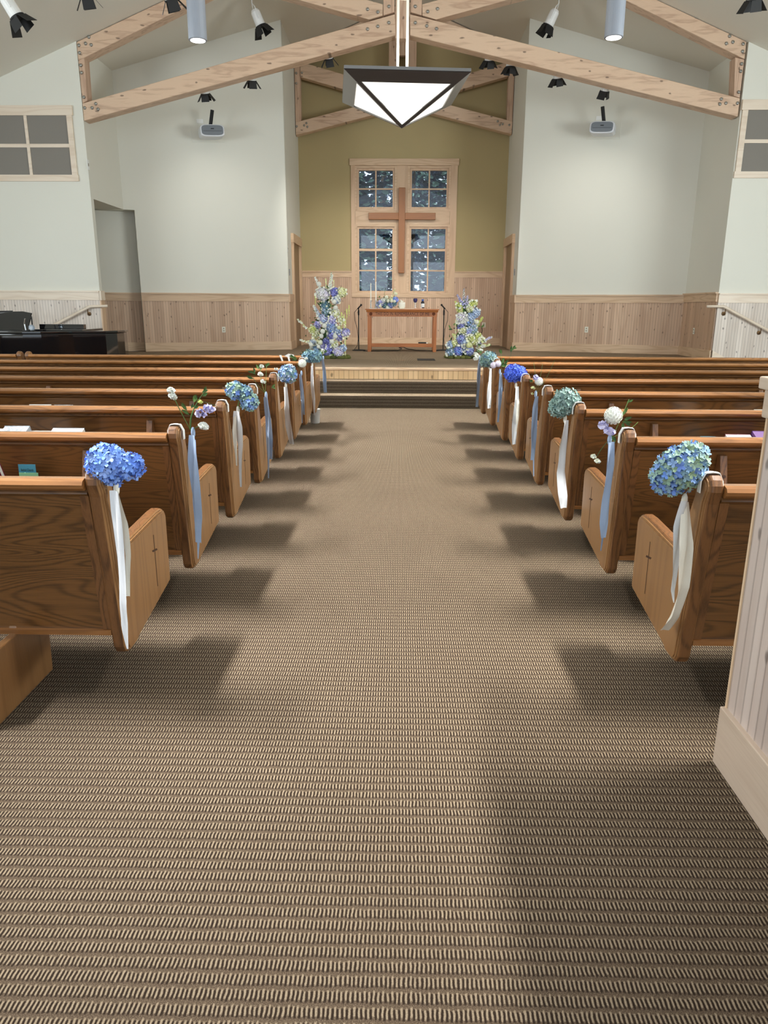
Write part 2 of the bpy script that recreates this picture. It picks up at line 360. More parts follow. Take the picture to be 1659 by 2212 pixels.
for (a, b) in ((xl0, xl1), (xr0, xr1)):
    for (c, d, rows) in ((zt0, zt1, 2), (zb0, zb1, 3)):
        n += 1; w = tag(MB().box(a-G, b+G, AY+.02, AY+.10, c-G, c).box(a-G, b+G, AY+.02, AY+.10, d, d+G).box(a-G, a, AY+.02, AY+.10, c, d).box(b, b+G, AY+.02, AY+.10, c, d).obj('window_%d' % n, pineV), kind='structure')
        mb = MB(); mw = .031
        mb.box((a+b)/2-mw/2, (a+b)/2+mw/2, AY+.045, AY+.075, c, d)
        for k in range(1, rows):
            z = c+(d-c)*k/rows; t = mw/2*(1.8 if rows == 3 and k == 2 else 1); mb.box(a, b, AY+.04, AY+.08, z-t, z+t)
        mb.obj('window_muntin', pineH, w)
        MB().box(a, b, AY+.058, AY+.064, c, d).obj('window_pane', glass, w)
        fr = MB(); e = G+.04; y0, y1 = AY-.02, AY+.02
        fr.box(a-e, a-G+.012, y0, y1, c-e, d+e).box(b+G-.012, b+e, y0, y1, c-e, d+e).box(a-G+.012, b+G-.012, y0, y1, d+G-.012, d+e).box(a-G+.012, b+G-.012, y0, y1, c-e, c-G+.012)
        fr.obj('window_stop', pineH, w, bevel=.004)
# casing round the window group
p0 = px2(758, 358); p1 = px2(981, 633)
wx0, wx1 = p0[0], p1[0]; hz0, hz1 = p0[1], px2(868, 343)[1]; sz1, sz0 = px2(868, 633)[1], px2(868, 643)[1]
t1 = MB(); t1.box(wx0-.03, wx1+.03, AY-.045, AY, hz0, hz1).box(wx0, wx1, AY-.04, AY, sz0, sz1); struct('trim_window_header', t1, pineH, bevel=.006)
t2 = MB(); t2.box(wx0, xl0-G-.035, AY-.035, AY, sz1, hz0).box(xr1+G+.035, wx1, AY-.035, AY, sz1, hz0).box(xl1+G+.035, xr0-G-.035, AY-.018, AY, sz1, hz0); struct('trim_window_casing', t2, pineV)
t3 = MB(); t3.box(xl0-G-.03, xl1+G+.03, AY-.012, AY, zb1+G+.03, zt0-G-.03).box(xr0-G-.03, xr1+G+.03, AY-.012, AY, zb1+G+.03, zt0-G-.03); struct('trim_window_rail', t3, pineH)

def wainscot(name, p, q, z0, z1, side=-1, rail=.16, base=.17, bm=None, pm=None):
    """beadboard field, baseboard and chair rail along p->q on the wall face"""
    p = Vector((p[0], p[1])); q = Vector((q[0], q[1])); d = q-p; Ln = d.length; a = math.atan2(d.y, d.x)
    def put(nm, mb, mat, bev=0):
        o = mb.obj(nm, mat, local=True, bevel=bev); o.location = (p.x, p.y, 0); o.rotation_euler.z = a; return tag(o, kind='structure')
    s = side
    put('trim_beadboard_'+name, MB().box(0, Ln, 0, s*.02, z0+base, z1-rail), bm or bead)
    if base: put('baseboard_'+name, MB().box(0, Ln, 0, s*.035, z0, z0+base), pm or pineH, .005)
    m = MB().box(0, Ln, 0, s*.035, z1-rail, z1-.025).box(0, Ln, 0, s*.055, z1-.025, z1)
    put('trim_chair_rail_'+name, m, pm or pineH)
wainscot('face_left', tuple(FLp), FLi, ZS, ZR); wainscot('face_right', FRi, FRo, ZS, ZR)
wainscot('recess', tuple(rec), tuple(recq-dirL*.1), ZS, ZR)
wainscot('return_right', (XR, 15.05), (XR, NY), ZS, ZR+.02)
wainscot('altar_left', (-2.325, AY), (wx0, AY), ZS, 2.225, rail=.14)
wainscot('altar_right', (wx1, AY), (2.455, AY), ZS, 2.225, rail=.14)
MBz = MB().box(0, wx1-wx0, 0, -.02, ZS+.17, sz0)
o = MBz.obj('trim_beadboard_altar_middle', bead, local=True); o.location = (wx0, AY, 0); tag(o, kind='structure')
o = MB().box(0, wx1-wx0, 0, -.035, ZS, ZS+.17).obj('baseboard_altar_middle', pineH, local=True); o.location = (wx0, AY, 0); tag(o, kind='structure')
wainscot('nave_left', (-9, NY), (XL, NY), 0, ZR, bm=beadW, pm=pineW, base=.16)
wainscot('nave_right', (XR, NY), (9, NY), 0, ZR, bm=beadW, pm=pineW, base=.16)
# end trim of the splayed walls beside the altar recess and jamb trims of the nave wall
for x, y0 in ((-2.32, 16.15), (2.45, 16.2)):
    s = 1 if x < 0 else -1
    struct('trim_corner_'+('left' if x < 0 else 'right'), MB().box(x-s*.005, x+s*.02, y0-.02, y0+.58, ZS+.17, ZR-.16).box(x-s*.005, x+s*.04, y0-.035, y0+.58, ZS, ZS+.17).box(x-s*.005, x+s*.04, y0-.035, y0+.58, ZR-.16, ZR), pineV)
struct('trim_jamb_left', box(XL-.005, XL+.02, NY-.022, NY+.14, ZS, ZR-.16), pineV)
struct('trim_jamb_left_base', box(XL-.005, XL+.035, NY-.035, NY+.14, ZS, ZS+.17).box(XL-.005, XL+.035, NY-.035, NY+.14, ZR-.16, ZR), pineW)
for s, xa in ((-1, XL), (1, XR)):      # sloping skirt of the side stairs
    struct('trim_stair_skirt_'+('left' if s < 0 else 'right'), MB().prism([(xa, .0), (xa, ZS+.17), (xa+s*1.25, .03), (xa+s*1.25, 0)], 'y', NY-.04, NY), pineW)

# doors in the altar recess side walls
for k, s in ((1, -1), (2, 1)):
    xf = -2.325 if s < 0 else 2.455; y0, y1 = 16.80, 18.16; zt = 2.74
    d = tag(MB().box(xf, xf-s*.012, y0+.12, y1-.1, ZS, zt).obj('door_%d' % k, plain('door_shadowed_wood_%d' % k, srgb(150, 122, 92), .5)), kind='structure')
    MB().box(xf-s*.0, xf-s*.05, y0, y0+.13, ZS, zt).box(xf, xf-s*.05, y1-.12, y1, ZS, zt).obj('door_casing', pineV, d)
    MB().box(xf, xf-s*.06, y0-.03, y1+.04, zt, zt+.18).obj('door_header', pineH, d)
    MB().box(xf, xf-s*.035, y0+.13, y0+.19, ZS, zt).box(xf, xf-s*.035, y1-.2, y1-.12, ZS, zt).obj('door_stop', pineV, d)
# thermostats / switches
def plate(name, label, cat, p, n, w=.07, h=.115, mat=None, extra=None):
    p = Vector(p); t = thing(name, p, label, cat)
    a = math.atan2(n[1], n[0])+pi/2; t.rotation_euler.z = a
    MB().box(-w/2, w/2, -.008, 0, -h/2, h/2).obj('cover_plate', mat or offw, t, local=True, bevel=.002)
    sg = plain('socket_grey_'+t.name, srgb(150, 140, 120), .5)
    if 'outlet' in name:
        for z0, z1 in ((h*.08, h*.3), (-h*.3, -h*.08)): MB().box(-w*.16, w*.16, -.012, -.006, z0, z1).obj('socket', sg, t, local=True)
    else: MB().box(-w*.12, w*.12, -.014, -.006, -h*.14, h*.14).obj('switch', sg, t, local=True)
    return t
nL = (dirL.y, -dirL.x); dirR = (Vector(FRo)-Vector(FRi)).normalized(); nR = (dirR.y, -dirR.x)
def onface(u, v, A, d, off=.022):
    k = ray(u, v); n = Vector((d.y, -d.x, 0)); A3 = Vector((A[0], A[1], 0)); t = n.dot(A3-CAM)/n.dot(k); return CAM+k*t+n*off
plate('wall_outlet', 'cream outlet plate in the left stage wainscot', 'outlet', onface(483, 712, FLo, dirL), nL)
plate('wall_outlet', 'cream outlet plate in the right stage wainscot facing the pews', 'outlet', onface(1267, 712, FRi, dirR), nR)
q = at(1499, 715, X=XR-.022); plate('wall_outlet', 'cream outlet plate on the narrow right return wall', 'outlet', q, (-1, 0))
q = at(190, 356, X=XL); plate('wall_switch', 'small white box high on the left return wall', 'switch', q, (1, 0), .08, .16, white)
q = at(625, 588, X=-2.325); plate('wall_switch', 'grey switch plate beside the left altar doorway', 'switch', q, (1, 0), .09, .13, steel)
q = at(1112, 588, X=2.455); plate('wall_switch', 'grey switch plate beside the right altar doorway', 'switch', q, (-1, 0), .09, .13, steel)
q = at(621, 537, X=-2.325); plate('wall_sensor', 'small white sensor above the switch by the left altar doorway', 'sensor', q, (1, 0), .05, .12, white)
q = at(1045, 702, Y=AY-.021); plate('wall_outlet', 'outlet plate with black plug behind the right flower pillar', 'outlet', q, (0, -1), .09, .12)

# speaker openings in the nave wall
def speaker_grid(x0, x1, z0, z1, cols, label, trimx):
    t = thing('speaker_grille', ((x0+x1)/2, NY, z0), label, 'grille', 'timber framed speaker grilles')
    MB().box(x0+.05, x1-.05, NY-.012, NY+.0, z0+.05, z1-.05).obj('cloth_panel', greyf, t)
    m = MB().box(x0-.015, x1+.015, NY-.034, NY, z0, z0+.10).box(x0, x0+.09, NY-.03, NY, z0+.10, z1-.13).box(x1-.09, x1, NY-.03, NY, z0+.10, z1-.13)
    m.obj('frame', pineW, t); MB().box(x0-.02, x1+.02, NY-.04, NY, z1-.13, z1+.02).obj('header', pineW, t)
    g = MB(); cw = (x1-x0)/cols
    for k in range(1, cols): g.box(x0+cw*k-.025, x0+cw*k+.025, NY-.026, NY, z0+.10, z1-.13)
    g.box(x0+.085, x1-.085, NY-.022, NY, (z0+z1)/2-.045, (z0+z1)/2+.01); g.obj('mullion', pineW, t)
a = at(155, 240, Y=NY); b = at(167, 392, Y=NY)
speaker_grid(a.x-2.35, a.x, b.z, a.z+.06, 3, 'timber framed grey speaker grille on the left nave wall', 0)
a = at(1607, 228, Y=NY); b = at(1592, 385, Y=NY)
speaker_grid(a.x-.02, a.x+2.3, b.z, a.z+.06, 3, 'timber framed grey speaker grille on the right nave wall', 0)

# handrails
def handrail(pts, brs, label):
    t = thing('handrail', pts[0], label, 'handrail', 'handrails of the side stairs')
    MB().tube(pts, .024, 10).obj('rail', pineW, t, smooth=True)
    for b in brs:
        m = MB().tube([(b[0], NY-.085, b[2]-.02), (b[0], NY-.085, b[2]-.075), (b[0], NY-.05, b[2]-.1), (b[0], NY-.02, b[2]-.1)], .008, 8)
        m.lathe([(0, 0), (.035, 0), (.035, .012), (0, .02)], (b[0], NY-.02, b[2]-.1), 16, Matrix.Rotation(radians(90), 3, 'X'))
        m.obj('bracket', brass, t, smooth=False)
HY = NY-.085
h = [at(232, 661, Y=HY), at(195, 662, Y=HY), at(115, 703, Y=HY)]; h.append(h[2]+(h[2]-h[1])*.75)
handrail([tuple(p) for p in h], [tuple(h[1]+(h[2]-h[1])*.08), tuple(h[1]+(h[2]-h[1])*1.2)], 'pale wooden handrail sloping down behind the black piano')
h = [at(1527, 662, Y=HY), at(1563, 662, Y=HY), at(1659, 714, Y=HY)]; h.append(h[2]+(h[2]-h[1])*.6)
handrail([tuple(p) for p in h], [tuple(h[1]+(h[2]-h[1])*.05), tuple(h[1]+(h[2]-h[1])*.85)], 'pale wooden handrail on the bright right nave wall')

# ------------------------------------------------------------------ trusses
def truss(label, Y0, Y1, pts, cx, king_z, low, web_in, posts, bh, name='roof_truss'):
    t = thing(name, (cx, Y0, king_z), label, 'truss', 'timber roof trusses')
    return t
def bolts(t, ps, y, r=.028):
    for (x, z) in ps:
        MB().lathe([(0, 0), (r, 0), (r*.9, .012), (r*.5, .022), (0, .024)], (x, y, z), 8, Matrix.Rotation(radians(90), 3, 'X')).obj('bolt', galv, t, smooth=True)
Yf, Yb = 13.50, 13.74
T = thing('roof_truss', (.02, Yf, 5.66), 'front whitewashed timber truss across the chancel opening', 'truss')
g = lambda u, v: (max(XL+.004, min(XR-.004, at(u, v, Y=Yf).x)), at(u, v, Y=Yf).z)
# lower chords
lc = MB().prism([g(169, 223), g(172, 261), g(855, 76), g(853, 30)], 'y', Yf, Yb).obj('lower_chord', beamw, T, bevel=.012)
rc = MB().prism([g(1599, 212), g(885, 30), g(886, 76), g(1594, 252)], 'y', Yf, Yb).obj('lower_chord', beamw, T, bevel=.012)
ul = [g(157, 83), g(161, 131)]; ur = [g(1614, 80), g(1609, 128)]
def upc(P, s):
    (xa, za), (xb, zb) = P; x1 = .1+s*.12; k = .42
    return [(xa, za), (xb, zb), (x1, zb+k*abs(x1-xb)), (x1, za+k*abs(x1-xa))]
for P, s in ((ul, -1), (ur, 1)):
    q = upc(P, s); q = [(x, min(z, ceilz(x)-.01)) if i in (0, 3) else (x, z) for i, (x, z) in enumerate(q)]
    MB().prism(q, 'y', Yf, Yb).obj('upper_chord', beamw, T, bevel=.012)
MB().prism([g(160, 131), g(169, 223), g(188, 217), g(181, 122)], 'y', Yf+.01, Yb-.01).obj('end_post', beamV, T, bevel=.01)
MB().prism([g(1609, 128), g(1589, 123), g(1586, 207), g(1599, 211)], 'y', Yf+.01, Yb-.01).obj('end_post', beamV, T, bevel=.01)
kz = g(868, 82)[1]; MB().box(g(853, 50)[0]+.006, g(885, 50)[0]-.006, Yf+.03, Yb-.01, kz, 7.3).obj('king_post', beamV, T, bevel=.01)
MB().prism([g(828, 33), g(852, 26), (g(852, 26)[0], 7.2), (g(828, 33)[0], 7.2)], 'y', Yf, Yb).obj('king_post', beamV, T, bevel=.01)
MB().prism([g(887, 26), g(911, 33), (g(911, 33)[0], 7.2), (g(887, 26)[0], 7.2)], 'y', Yf, Yb).obj('king_post', beamV, T, bevel=.01)
def web(a, b, s):   # a: lower edge inner, b: upper edge inner ; outward rise .25
    (xa, za), (xb, zb) = a, b; xo = .02+s*2.5
    return [(xa, za), (xb, zb), (xo, zb+.25*abs(xo-xb)), (xo, za+.25*abs(xo-xa))]
MB().prism(web(g(797, 41), g(827, 8), -1)[:0]+[g(797, 42), g(827, 33), g(827, 9), (-2.45, g(827, 9)[1]+.25*2.15), (-2.45, g(797, 42)[1]+.25*1.9)], 'y', Yf, Yb).obj('web', beamw, T, bevel=.01)
MB().prism([g(942, 42), g(912, 33), g(912, 9), (2.55, g(912, 9)[1]+.25*2.15), (2.55, g(942, 42)[1]+.25*1.9)], 'y', Yf, Yb).obj('web', beamw, T, bevel=.01)
bp = [(162, 98), (163, 114), (192, 80), (185, 94), (197, 97), (165, 141), (167, 157), (173, 210), (174, 233), (199, 233), (207, 224), (212, 236),
      (1605, 95), (1604, 111), (1576, 78), (1583, 91), (1569, 94), (1602, 138), (1600, 154), (1596, 199), (1593, 223), (1568, 223), (1558, 214), (1555, 225),
      (794, 20), (816, 26), (794, 63), (816, 57), (840, 49), (840, 14), (897, 49), (897, 14), (922, 56), (943, 62), (924, 25), (945, 19)]
bolts(T, [(max(XL+.04, min(XR-.04, g(*q)[0])), g(*q)[1]) for q in bp], Yf)
# back truss close to the altar wall
Yf2, Yb2 = 17.95, 18.16
T2 = thing('roof_truss', (.05, Yf2, 5.7), 'rear timber truss just in front of the olive altar wall', 'truss')
h2 = lambda u, v: tuple(at(u, v, Y=Yf2)[i] for i in (0, 2))
XA, XB = -2.315, 2.445
cz = h2(868, 212)
def lowp(s):
    e = XA if s < 0 else XB; pe = h2(636, 264) if s < 0 else h2(1105, 262); pb = h2(637, 292) if s < 0 else h2(1104, 290)
    k = .235; xc = .05+s*.1
    return [(e, pe[1]), (e, pb[1]), (xc, pb[1]+k*abs(xc-e)), (xc, pe[1]+k*abs(xc-e))]
for s in (-1, 1): MB().prism(lowp(s), 'y', Yf2, Yb2).obj('lower_chord', beamw, T2, bevel=.01)
for s in (-1, 1):
    e = (XA+.13) if s < 0 else (XB-.13); a = h2(645, 133) if s < 0 else h2(1096, 133); b = h2(645, 166) if s < 0 else h2(1096, 164); xc = .05+s*.1; k = -.26
    MB().prism([(e, a[1]), (e, b[1]), (xc, b[1]+k*abs(xc-e)), (xc, a[1]+k*abs(xc-e))], 'y', Yf2, Yb2).obj('web', beamw, T2, bevel=.01)
    z0 = (h2(636, 264) if s < 0 else h2(1105, 262))[1]
    x0, x1 = (XA, XA+.125) if s < 0 else (XB-.125, XB)
    MB().box(x0, x1, Yf2+.01, Yb2-.01, z0, ceilz(x0)-.02).obj('end_post', beamV, T2, bevel=.01)
    kx = .1; q = [(e, ceilz(e)-.02), (e, ceilz(e)-.3), (kx, ceilz(kx)-.3), (kx, ceilz(kx)-.02)]
    MB().prism(q, 'y', Yf2, Yb2).obj('upper_chord', beamw, T2, bevel=.01)
for a, b in ((840, 858), (881, 900)):
    MB().box(h2(a, 100)[0], h2(b, 100)[0], Yf2, Yb2, cz[1]-.2, 7.3).obj('king_post', beamV, T2, bevel=.01)
MB().box(h2(858, 100)[0]+.02, h2(881, 100)[0]-.02, Yf2+.05, Yb2-.02, h2(868, 118)[1], 7.3).obj('king_post', beamV, T2, bevel=.01)
bolts(T2, [h2(*q) for q in ((640, 158), (640, 180), (652, 157), (657, 271), (662, 266), (664, 274), (641, 273), (1080, 270), (1075, 262), (1086, 268), (1100, 270))], Yf2, .024)

# ------------------------------------------------------------------ lamps of the room
# inverted pyramid pendant
PX, PY, PZ = .012, 9.25, 3.775; hs = .655; dep = .405
P = thing('pendant_lantern', (PX, PY, PZ), 'inverted glass pyramid lantern with dark metal frame over the aisle', 'pendant light', rz=radians(5))
cs = [Vector((-hs, -hs, 0)), Vector((hs, -hs, 0)), Vector((hs, hs, 0)), Vector((-hs, hs, 0))]; ap = Vector((0, 0, -dep))
for i in range(4):
    a, b = cs[i], cs[(i+1) % 4]; nrm = (b-a).cross(ap-a).normalized()*.0
    m = MB(); q = .20; r_ = .045
    m2 = MB()
    def lerp(p, q_, t): return p+(q_-p)*t
    A1, B1 = lerp(a, ap, q), lerp(b, ap, q)
    dirn = (B1-A1).normalized(); inn = ap+(a+b)/2*.0
    A2 = A1+dirn*.045; B2 = B1-dirn*.045; mid = (a+b)/2; C2 = ap+(mid-ap)*.055
    A3, B3 = lerp(a, ap, .0), b
    fm = MB(); fm.add([a, b, B2, A2], [(0, 1, 2, 3)]); fm.add([a, A2, C2, ap], [(0, 1, 2, 3)]); fm.add([b, ap, C2, B2], [(0, 1, 2, 3)])
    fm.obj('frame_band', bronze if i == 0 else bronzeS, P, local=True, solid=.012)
    out = (mid-Vector((0, 0, -dep))).normalized(); off = Vector((0, 0, .008))
    m2.add([A2+off, B2+off, C2+off], [(0, 2, 1)]); m2.obj('glass_panel', lampg, P, local=True)
MB().box(-hs-.005, hs+.005, -hs-.005, -hs+.03, 0, .03).box(-hs-.005, hs+.005, hs-.03, hs+.005, 0, .03).box(-hs-.005, -hs+.03, -hs, hs, 0, .03).box(hs-.03, hs+.005, -hs, hs, 0, .03).obj('top_rim', bronzeS, P, local=True)
MB().box(-hs+.02, hs-.02, -hs+.02, hs-.02, .0, .012).obj('top_plate', white, P, local=True)
for x in (-.052, .052): MB().box(x-.0135, x+.0135, -.0135, .0135, .012, ceilz(.1)-PZ-.05).obj('hanging_rod', ivory, P, local=True)
MB().box(-.075, .075, -.02, .02, .905, .925).box(-.04, .04, -.015, .015, .86, .905).obj('hanger_bracket', ivory, P, local=True)
MB().box(-.12, .12, -.08, .08, ceilz(.1)-PZ-.12, ceilz(.1)-PZ-.04).obj('canopy', ivory, P, local=True)
# cylinder downlights
for u, v, lab in ((427.5, 88, 'left'), (1325.5, 82, 'right')):
    c = at(u, v, Y=9.0); r = .098
    t = thing('cylinder_downlight', c, 'brushed grey cylinder downlight hanging at the upper '+lab, 'downlight', 'cylinder pendants')
    MB().lathe([(r-.006, .0), (r, .004), (r, .47), (0, .47)][::1], c, 32).obj('housing', steel, t, smooth=False)
    MB().lathe([(0, -.002), (r*.8, -.002), (r*.86, .006), (0, .006)], c, 24).obj('lens', ledm, t)
    zt = ceilz(c.x)-c.z-.01
    MB().tube([(c.x, c.y, c.z+.47), (c.x, c.y, c.z+zt)], .012, 8).obj('stem', white, t)

def rotto(d):
    d = Vector(d).normalized(); return d.to_track_quat('-Z', 'Y').to_matrix()
def spot(u, v, Y, d, label, mount=None, s=1.0, spin=.6, hang='ceiling'):
    """spot head: white can, black barn doors; local -Z is the beam"""
    c = at(u, v, Y=Y); R = rotto(d)
    t = thing('spotlight', c, label, 'spotlight', 'white stage spotlights with black barn doors')
    def X(mb): mb.v = [tuple(c+(R @ Vector(p))*s) for p in mb.v]; return mb
    X(MB().lathe([(0, .18), (.045, .18), (.062, .15), (.066, 0), (.07, -.02), (.055, -.02)], n=20)).obj('can', white, t, smooth=False)
    X(MB().lathe([(0, -.012), (.05, -.012), (.05, -.008), (0, -.008)], n=16)).obj('lens', ivory, t)
    X(MB().lathe([(.07, -.02), (.078, -.02), (.078, -.035), (.062, -.035)], n=20)).obj('collar', black, t)
    for k in range(4):
        a = spin+k*pi/2; Rz = Matrix.Rotation(a, 3, 'Z'); w0, w1, o = .058, .068, (.075 if k % 2 else .012)
        m = MB(); vs = [Rz @ Vector(q) for q in ((-w0, .068, -.03), (w0, .068, -.03), (w1, .068+o, -.14), (-w1, .068+o, -.14))]
        m.add(vs, [(0, 1, 2, 3)]); X(m).obj('barn_door', black, t, solid=.004)
    yk = [Vector((-.075, 0, .05)), Vector((-.078, 0, .2)), Vector((0, 0, .26)), Vector((.078, 0, .2)), Vector((.075, 0, .05))]
    yk = [c+(R @ q)*s for q in yk]; MB().tube(yk, .007, 6).obj('yoke', white, t)
    topp = yk[2]
    zc = ceilz(topp.x)
    if hang == 'truss': mp = Vector((topp.x, 13.77, topp.z-.10))
    elif mount is not None: mp = Vector(mount)
    else: mp = Vector((topp.x, topp.y, zc-.005))
    MB().tube([topp, mp], .009, 6).obj('stem', white, t)
    (MB().box(mp.x-.03, mp.x+.03, 13.745, 13.775, mp.z-.03, mp.z+.03) if hang == 'truss' else MB().box(mp.x-.06, mp.x+.06, mp.y-.05, mp.y+.05, mp.z-.02, mp.z)).obj('mount_plate', white, t)
    return c
spots = []
bh = [(443, 196, 'farthest left of those just under the front truss'), (544, 168, 'second from the left under the front truss'), (710, 120, 'left of the two beside the lantern'),
      (1056, 124, 'right of the lantern, nearer to it'), (1102, 138, 'right of the lantern at the edge of the cream wall'), (1204, 163, 'under the right truss beam, above left of the projector'), (1307, 190, 'directly above the right projector')]
for i, (u, v, lab) in enumerate(bh):
    c = spot(u, v+3, 14.0, ((.05, .35, -.93), (-.05, .3, -.95), (.1, .45, -.88), (0, .4, -.9), (.0, .1, -1), (.1, .35, -.93), (-.1, .4, -.9))[i], 'white spotlight, '+lab, s=1.0, spin=.1+.12*i, hang='truss'); spots.append(c)
spot(562, 52, 14.4, (.35, .1, -.85), 'tilted white spotlight on a ceiling plate, upper left of the chancel', s=1.25)
spot(1186, 52, 14.4, (-.4, .1, -.85), 'tilted white spotlight on a ceiling plate, upper right of the chancel', s=1.25)
spot(34, 32, 10.5, (.45, .1, -.8), 'white spotlight in the top left corner near the ceiling', s=1.25, spin=.9)
spot(368, -6, 10.5, (.2, .3, -.9), 'black barn doors of a spotlight cut by the top edge, left of the cylinder', s=1.1, spin=.9)
spot(186, -12, 10.5, (.1, .3, -.9), 'spotlight barn door just showing at the top edge at far left', s=1.1)
spot(1628, -6, 10.5, (.1, .3, -.9), 'black barn doors of a spotlight at the top right corner', s=1.1, spin=.5)

# projectors
def projector(u, v, A, d, s, label):
    k = ray(u, v); n = Vector((d.y, -d.x, 0)); A3 = Vector((A[0], A[1], 0)); t_ = n.dot(A3+n*.42-CAM)/n.dot(k); c = CAM+k*t_
    t = thing('projector', c, label, 'projector', 'wall projectors', rz=math.atan2(d.y, d.x))
    prof = []
    w, h = .225, .105
    for i in range(32):
        a = 2*pi*i/32; ca, sa = cos(a), sin(a); e = .45
        prof.append((math.copysign(abs(ca)**e, ca)*w, math.copysign(abs(sa)**e, sa)*h))
    MB().prism(prof, 'y', -.14, .18).obj('body', projW, t, local=True, bevel=.02)
    MB().prism([(x*.88, z*.80+.004) for x, z in prof], 'y', -.150, -.135).obj('front_grille', projG, t, local=True, bevel=.008)
    MB().box(-.03, .03, -.154, -.148, .02, .034).box(-.17, .17, -.152, -.148, -.012, -.008).obj('slot', black, t, local=True)
    MB().box(-.035, .035, -.02, .14, .085, .12).box(-.08, .08, -.06, .16, .08, .10).obj('mount_head', black, t, local=True)
    MB().tube([(0, .05, .12), (s*.05, -.05, .36)], .033, 10).obj('mount_arm', black, t, local=True)
    MB().box(-s*.11, s*.03, .38, .42, .02, .19).tube([(0, .1, .12), (-s*.04, .40, .1)], .02, 8).obj('wall_bracket', black, t, local=True)
    t.rotation_euler.y = -s*radians(3.5)
    MB().box(-.33, .28, .405, .42, -.10, .19).obj('backing_plate', wallp, t, local=True)
    MB().box(-.2, -.08, .404, .42, .23, .30).obj('outlet_box', white, t, local=True)
    return c
projector(457, 285, FLo, dirL, 1, 'grey fronted projector on a black arm on the left cream wall')
projector(1302, 278, FRi, dirR, -1, 'grey fronted projector on a black arm on the right cream wall')

# ------------------------------------------------------------------ altar furniture
c0 = at(868, 467, Y=AY-.12); C = thing('wooden_cross', (c0.x, AY-.1, at(868, 590, Y=AY-.12).z), 'plain brown wooden cross hung between the altar windows', 'cross')
zt, zb = at(868, 405, Y=AY-.12).z, at(868, 590, Y=AY-.12).z; xa, xb = at(796, 467, Y=AY-.12).x, at(941, 467, Y=AY-.12).x
MB().box(c0.x-.075, c0.x+.075, AY-.13, AY-.05, zb, zt).obj('upright', crossw, C, bevel=.012)
MB().box(xa, c0.x-.0755, AY-.129, AY-.051, c0.z-.075, c0.z+.075).box(c0.x+.0755, xb, AY-.129, AY-.051, c0.z-.075, c0.z+.075).obj('crossbar', wood('crossbar_wood', srgb(152, 96, 50), srgb(130, 80, 40), 'x', .4, .2, contrast=.5), C, bevel=.01)
MB().box(c0.x-.03, c0.x+.03, AY-.052, AY-.0, c0.z-.4, c0.z+.3).obj('standoff', oakE, C)

TY = 15.45; ta, tb = at(790, 667, Y=TY), at(948, 667, Y=TY); tz = ta.z
TB = thing('communion_table', ((ta.x+tb.x)/2, TY+.25, ZS), 'oak communion table with words carved along its front apron', 'table')
a, b = ta.x, tb.x; D = .55
MB().box(a-.01, b+.01, TY-.02, TY+D, tz-.025, tz).prism([(TY+.0, tz-.065), (TY-.015, tz-.025), (TY+D-.01, tz-.025), (TY+D-.03, tz-.065)], 'x', a+.01, b-.01).obj('tabletop', tablew, TB, bevel=.006)
az0 = at(868, 684, Y=TY).z
MB().box(a+.03, b-.03, TY+.02, TY+.05, az0, tz-.06).obj('apron', tablew, TB)
MB().box(a+.03, b-.03, TY+D-.07, TY+D-.04, az0, tz-.06).obj('apron', tablew, TB)
for x in (a+.035, b-.105):
    for y in (TY+.025, TY+D-.1): MB().box(x, x+.07, y, y+.07, ZS, az0+.01).obj('leg', tableL, TB, bevel=.005)
zl = at(868, 746, Y=TY).z
MB().box(a+.1, b-.1, TY+.03, TY+.07, zl-.035, zl+.035).obj('stretcher', tablew, TB, bevel=.004)
for x in (a+.05, b-.09): MB().box(x, x+.04, TY+.09, TY+D-.1, zl-.03, zl+.03).obj('stretcher', tablew, TB)
def text(name, body, w, h, depth, mat, parent, loc, rot=(pi/2, 0, 0), local=False):
    cu = bpy.data.curves.new(name, 'FONT'); cu.body = body; cu.extrude = .004; cu.offset = .0; cu.space_character = 1.08; cu.resolution_u = 2
    tmp = bpy.data.objects.new(name, cu); COL.objects.link(tmp); bpy.context.view_layer.update()
    me = bpy.data.meshes.new_from_object(tmp.evaluated_get(bpy.context.evaluated_depsgraph_get())); bpy.data.objects.remove(tmp)
    xs = [v.co.x for v in me.vertices]; ys = [v.co.y for v in me.vertices]; zs = [v.co.z for v in me.vertices]
    sx = w/(max(xs)-min(xs)); sy = h/(max(ys)-min(ys)); szz = depth/max(1e-6, max(zs)-min(zs))
    for v in me.vertices: v.co = Vector(((v.co.x-min(xs))*sx-w/2, (v.co.y-min(ys))*sy-h/2, (v.co.z-min(zs))*szz))
    me.materials.clear(); me.materials.append(mat); o = bpy.data.objects.new(name, me); COL.objects.link(o)
    o.parent = parent; o.location = Vector(loc)-(Vector((0, 0, 0)) if local else ORG[parent.name]); o.rotation_euler = rot; return o
carv = plain('carved_letters', srgb(58, 26, 12), .6)
x0, x1 = at(811, 678, Y=TY).x, at(927.5, 678, Y=TY).x; zc = at(868, 678, Y=TY).z
text('carved_lettering', 'THIS DO IN REMEMBRANCE OF ME', x1-x0, .062, .004, carv, TB, ((x0+x1)/2, TY+.021, zc))
for u in (801, 937):
    p = at(u, 678, Y=TY+.02); m = MB()
    for k in range(8): m.ball((p.x+.024*cos(k*pi/4), TY+.018, p.z+.024*sin(k*pi/4)), .011, 4)
    m.ball((p.x, TY+.018, p.z), .014, 4); m.obj('carved_rosette', plain('rosette_%d' % u, srgb(120, 62, 30), .6), TB)
TC = thing('table_runner', ((a+b)/2, TY+.2, tz), 'cream cloth lying along the communion table top', 'cloth')
MB().box(a+.08, b-.25, TY+.05, TY+D-.05, tz+.001, tz+.006).obj('runner', cream, TC)
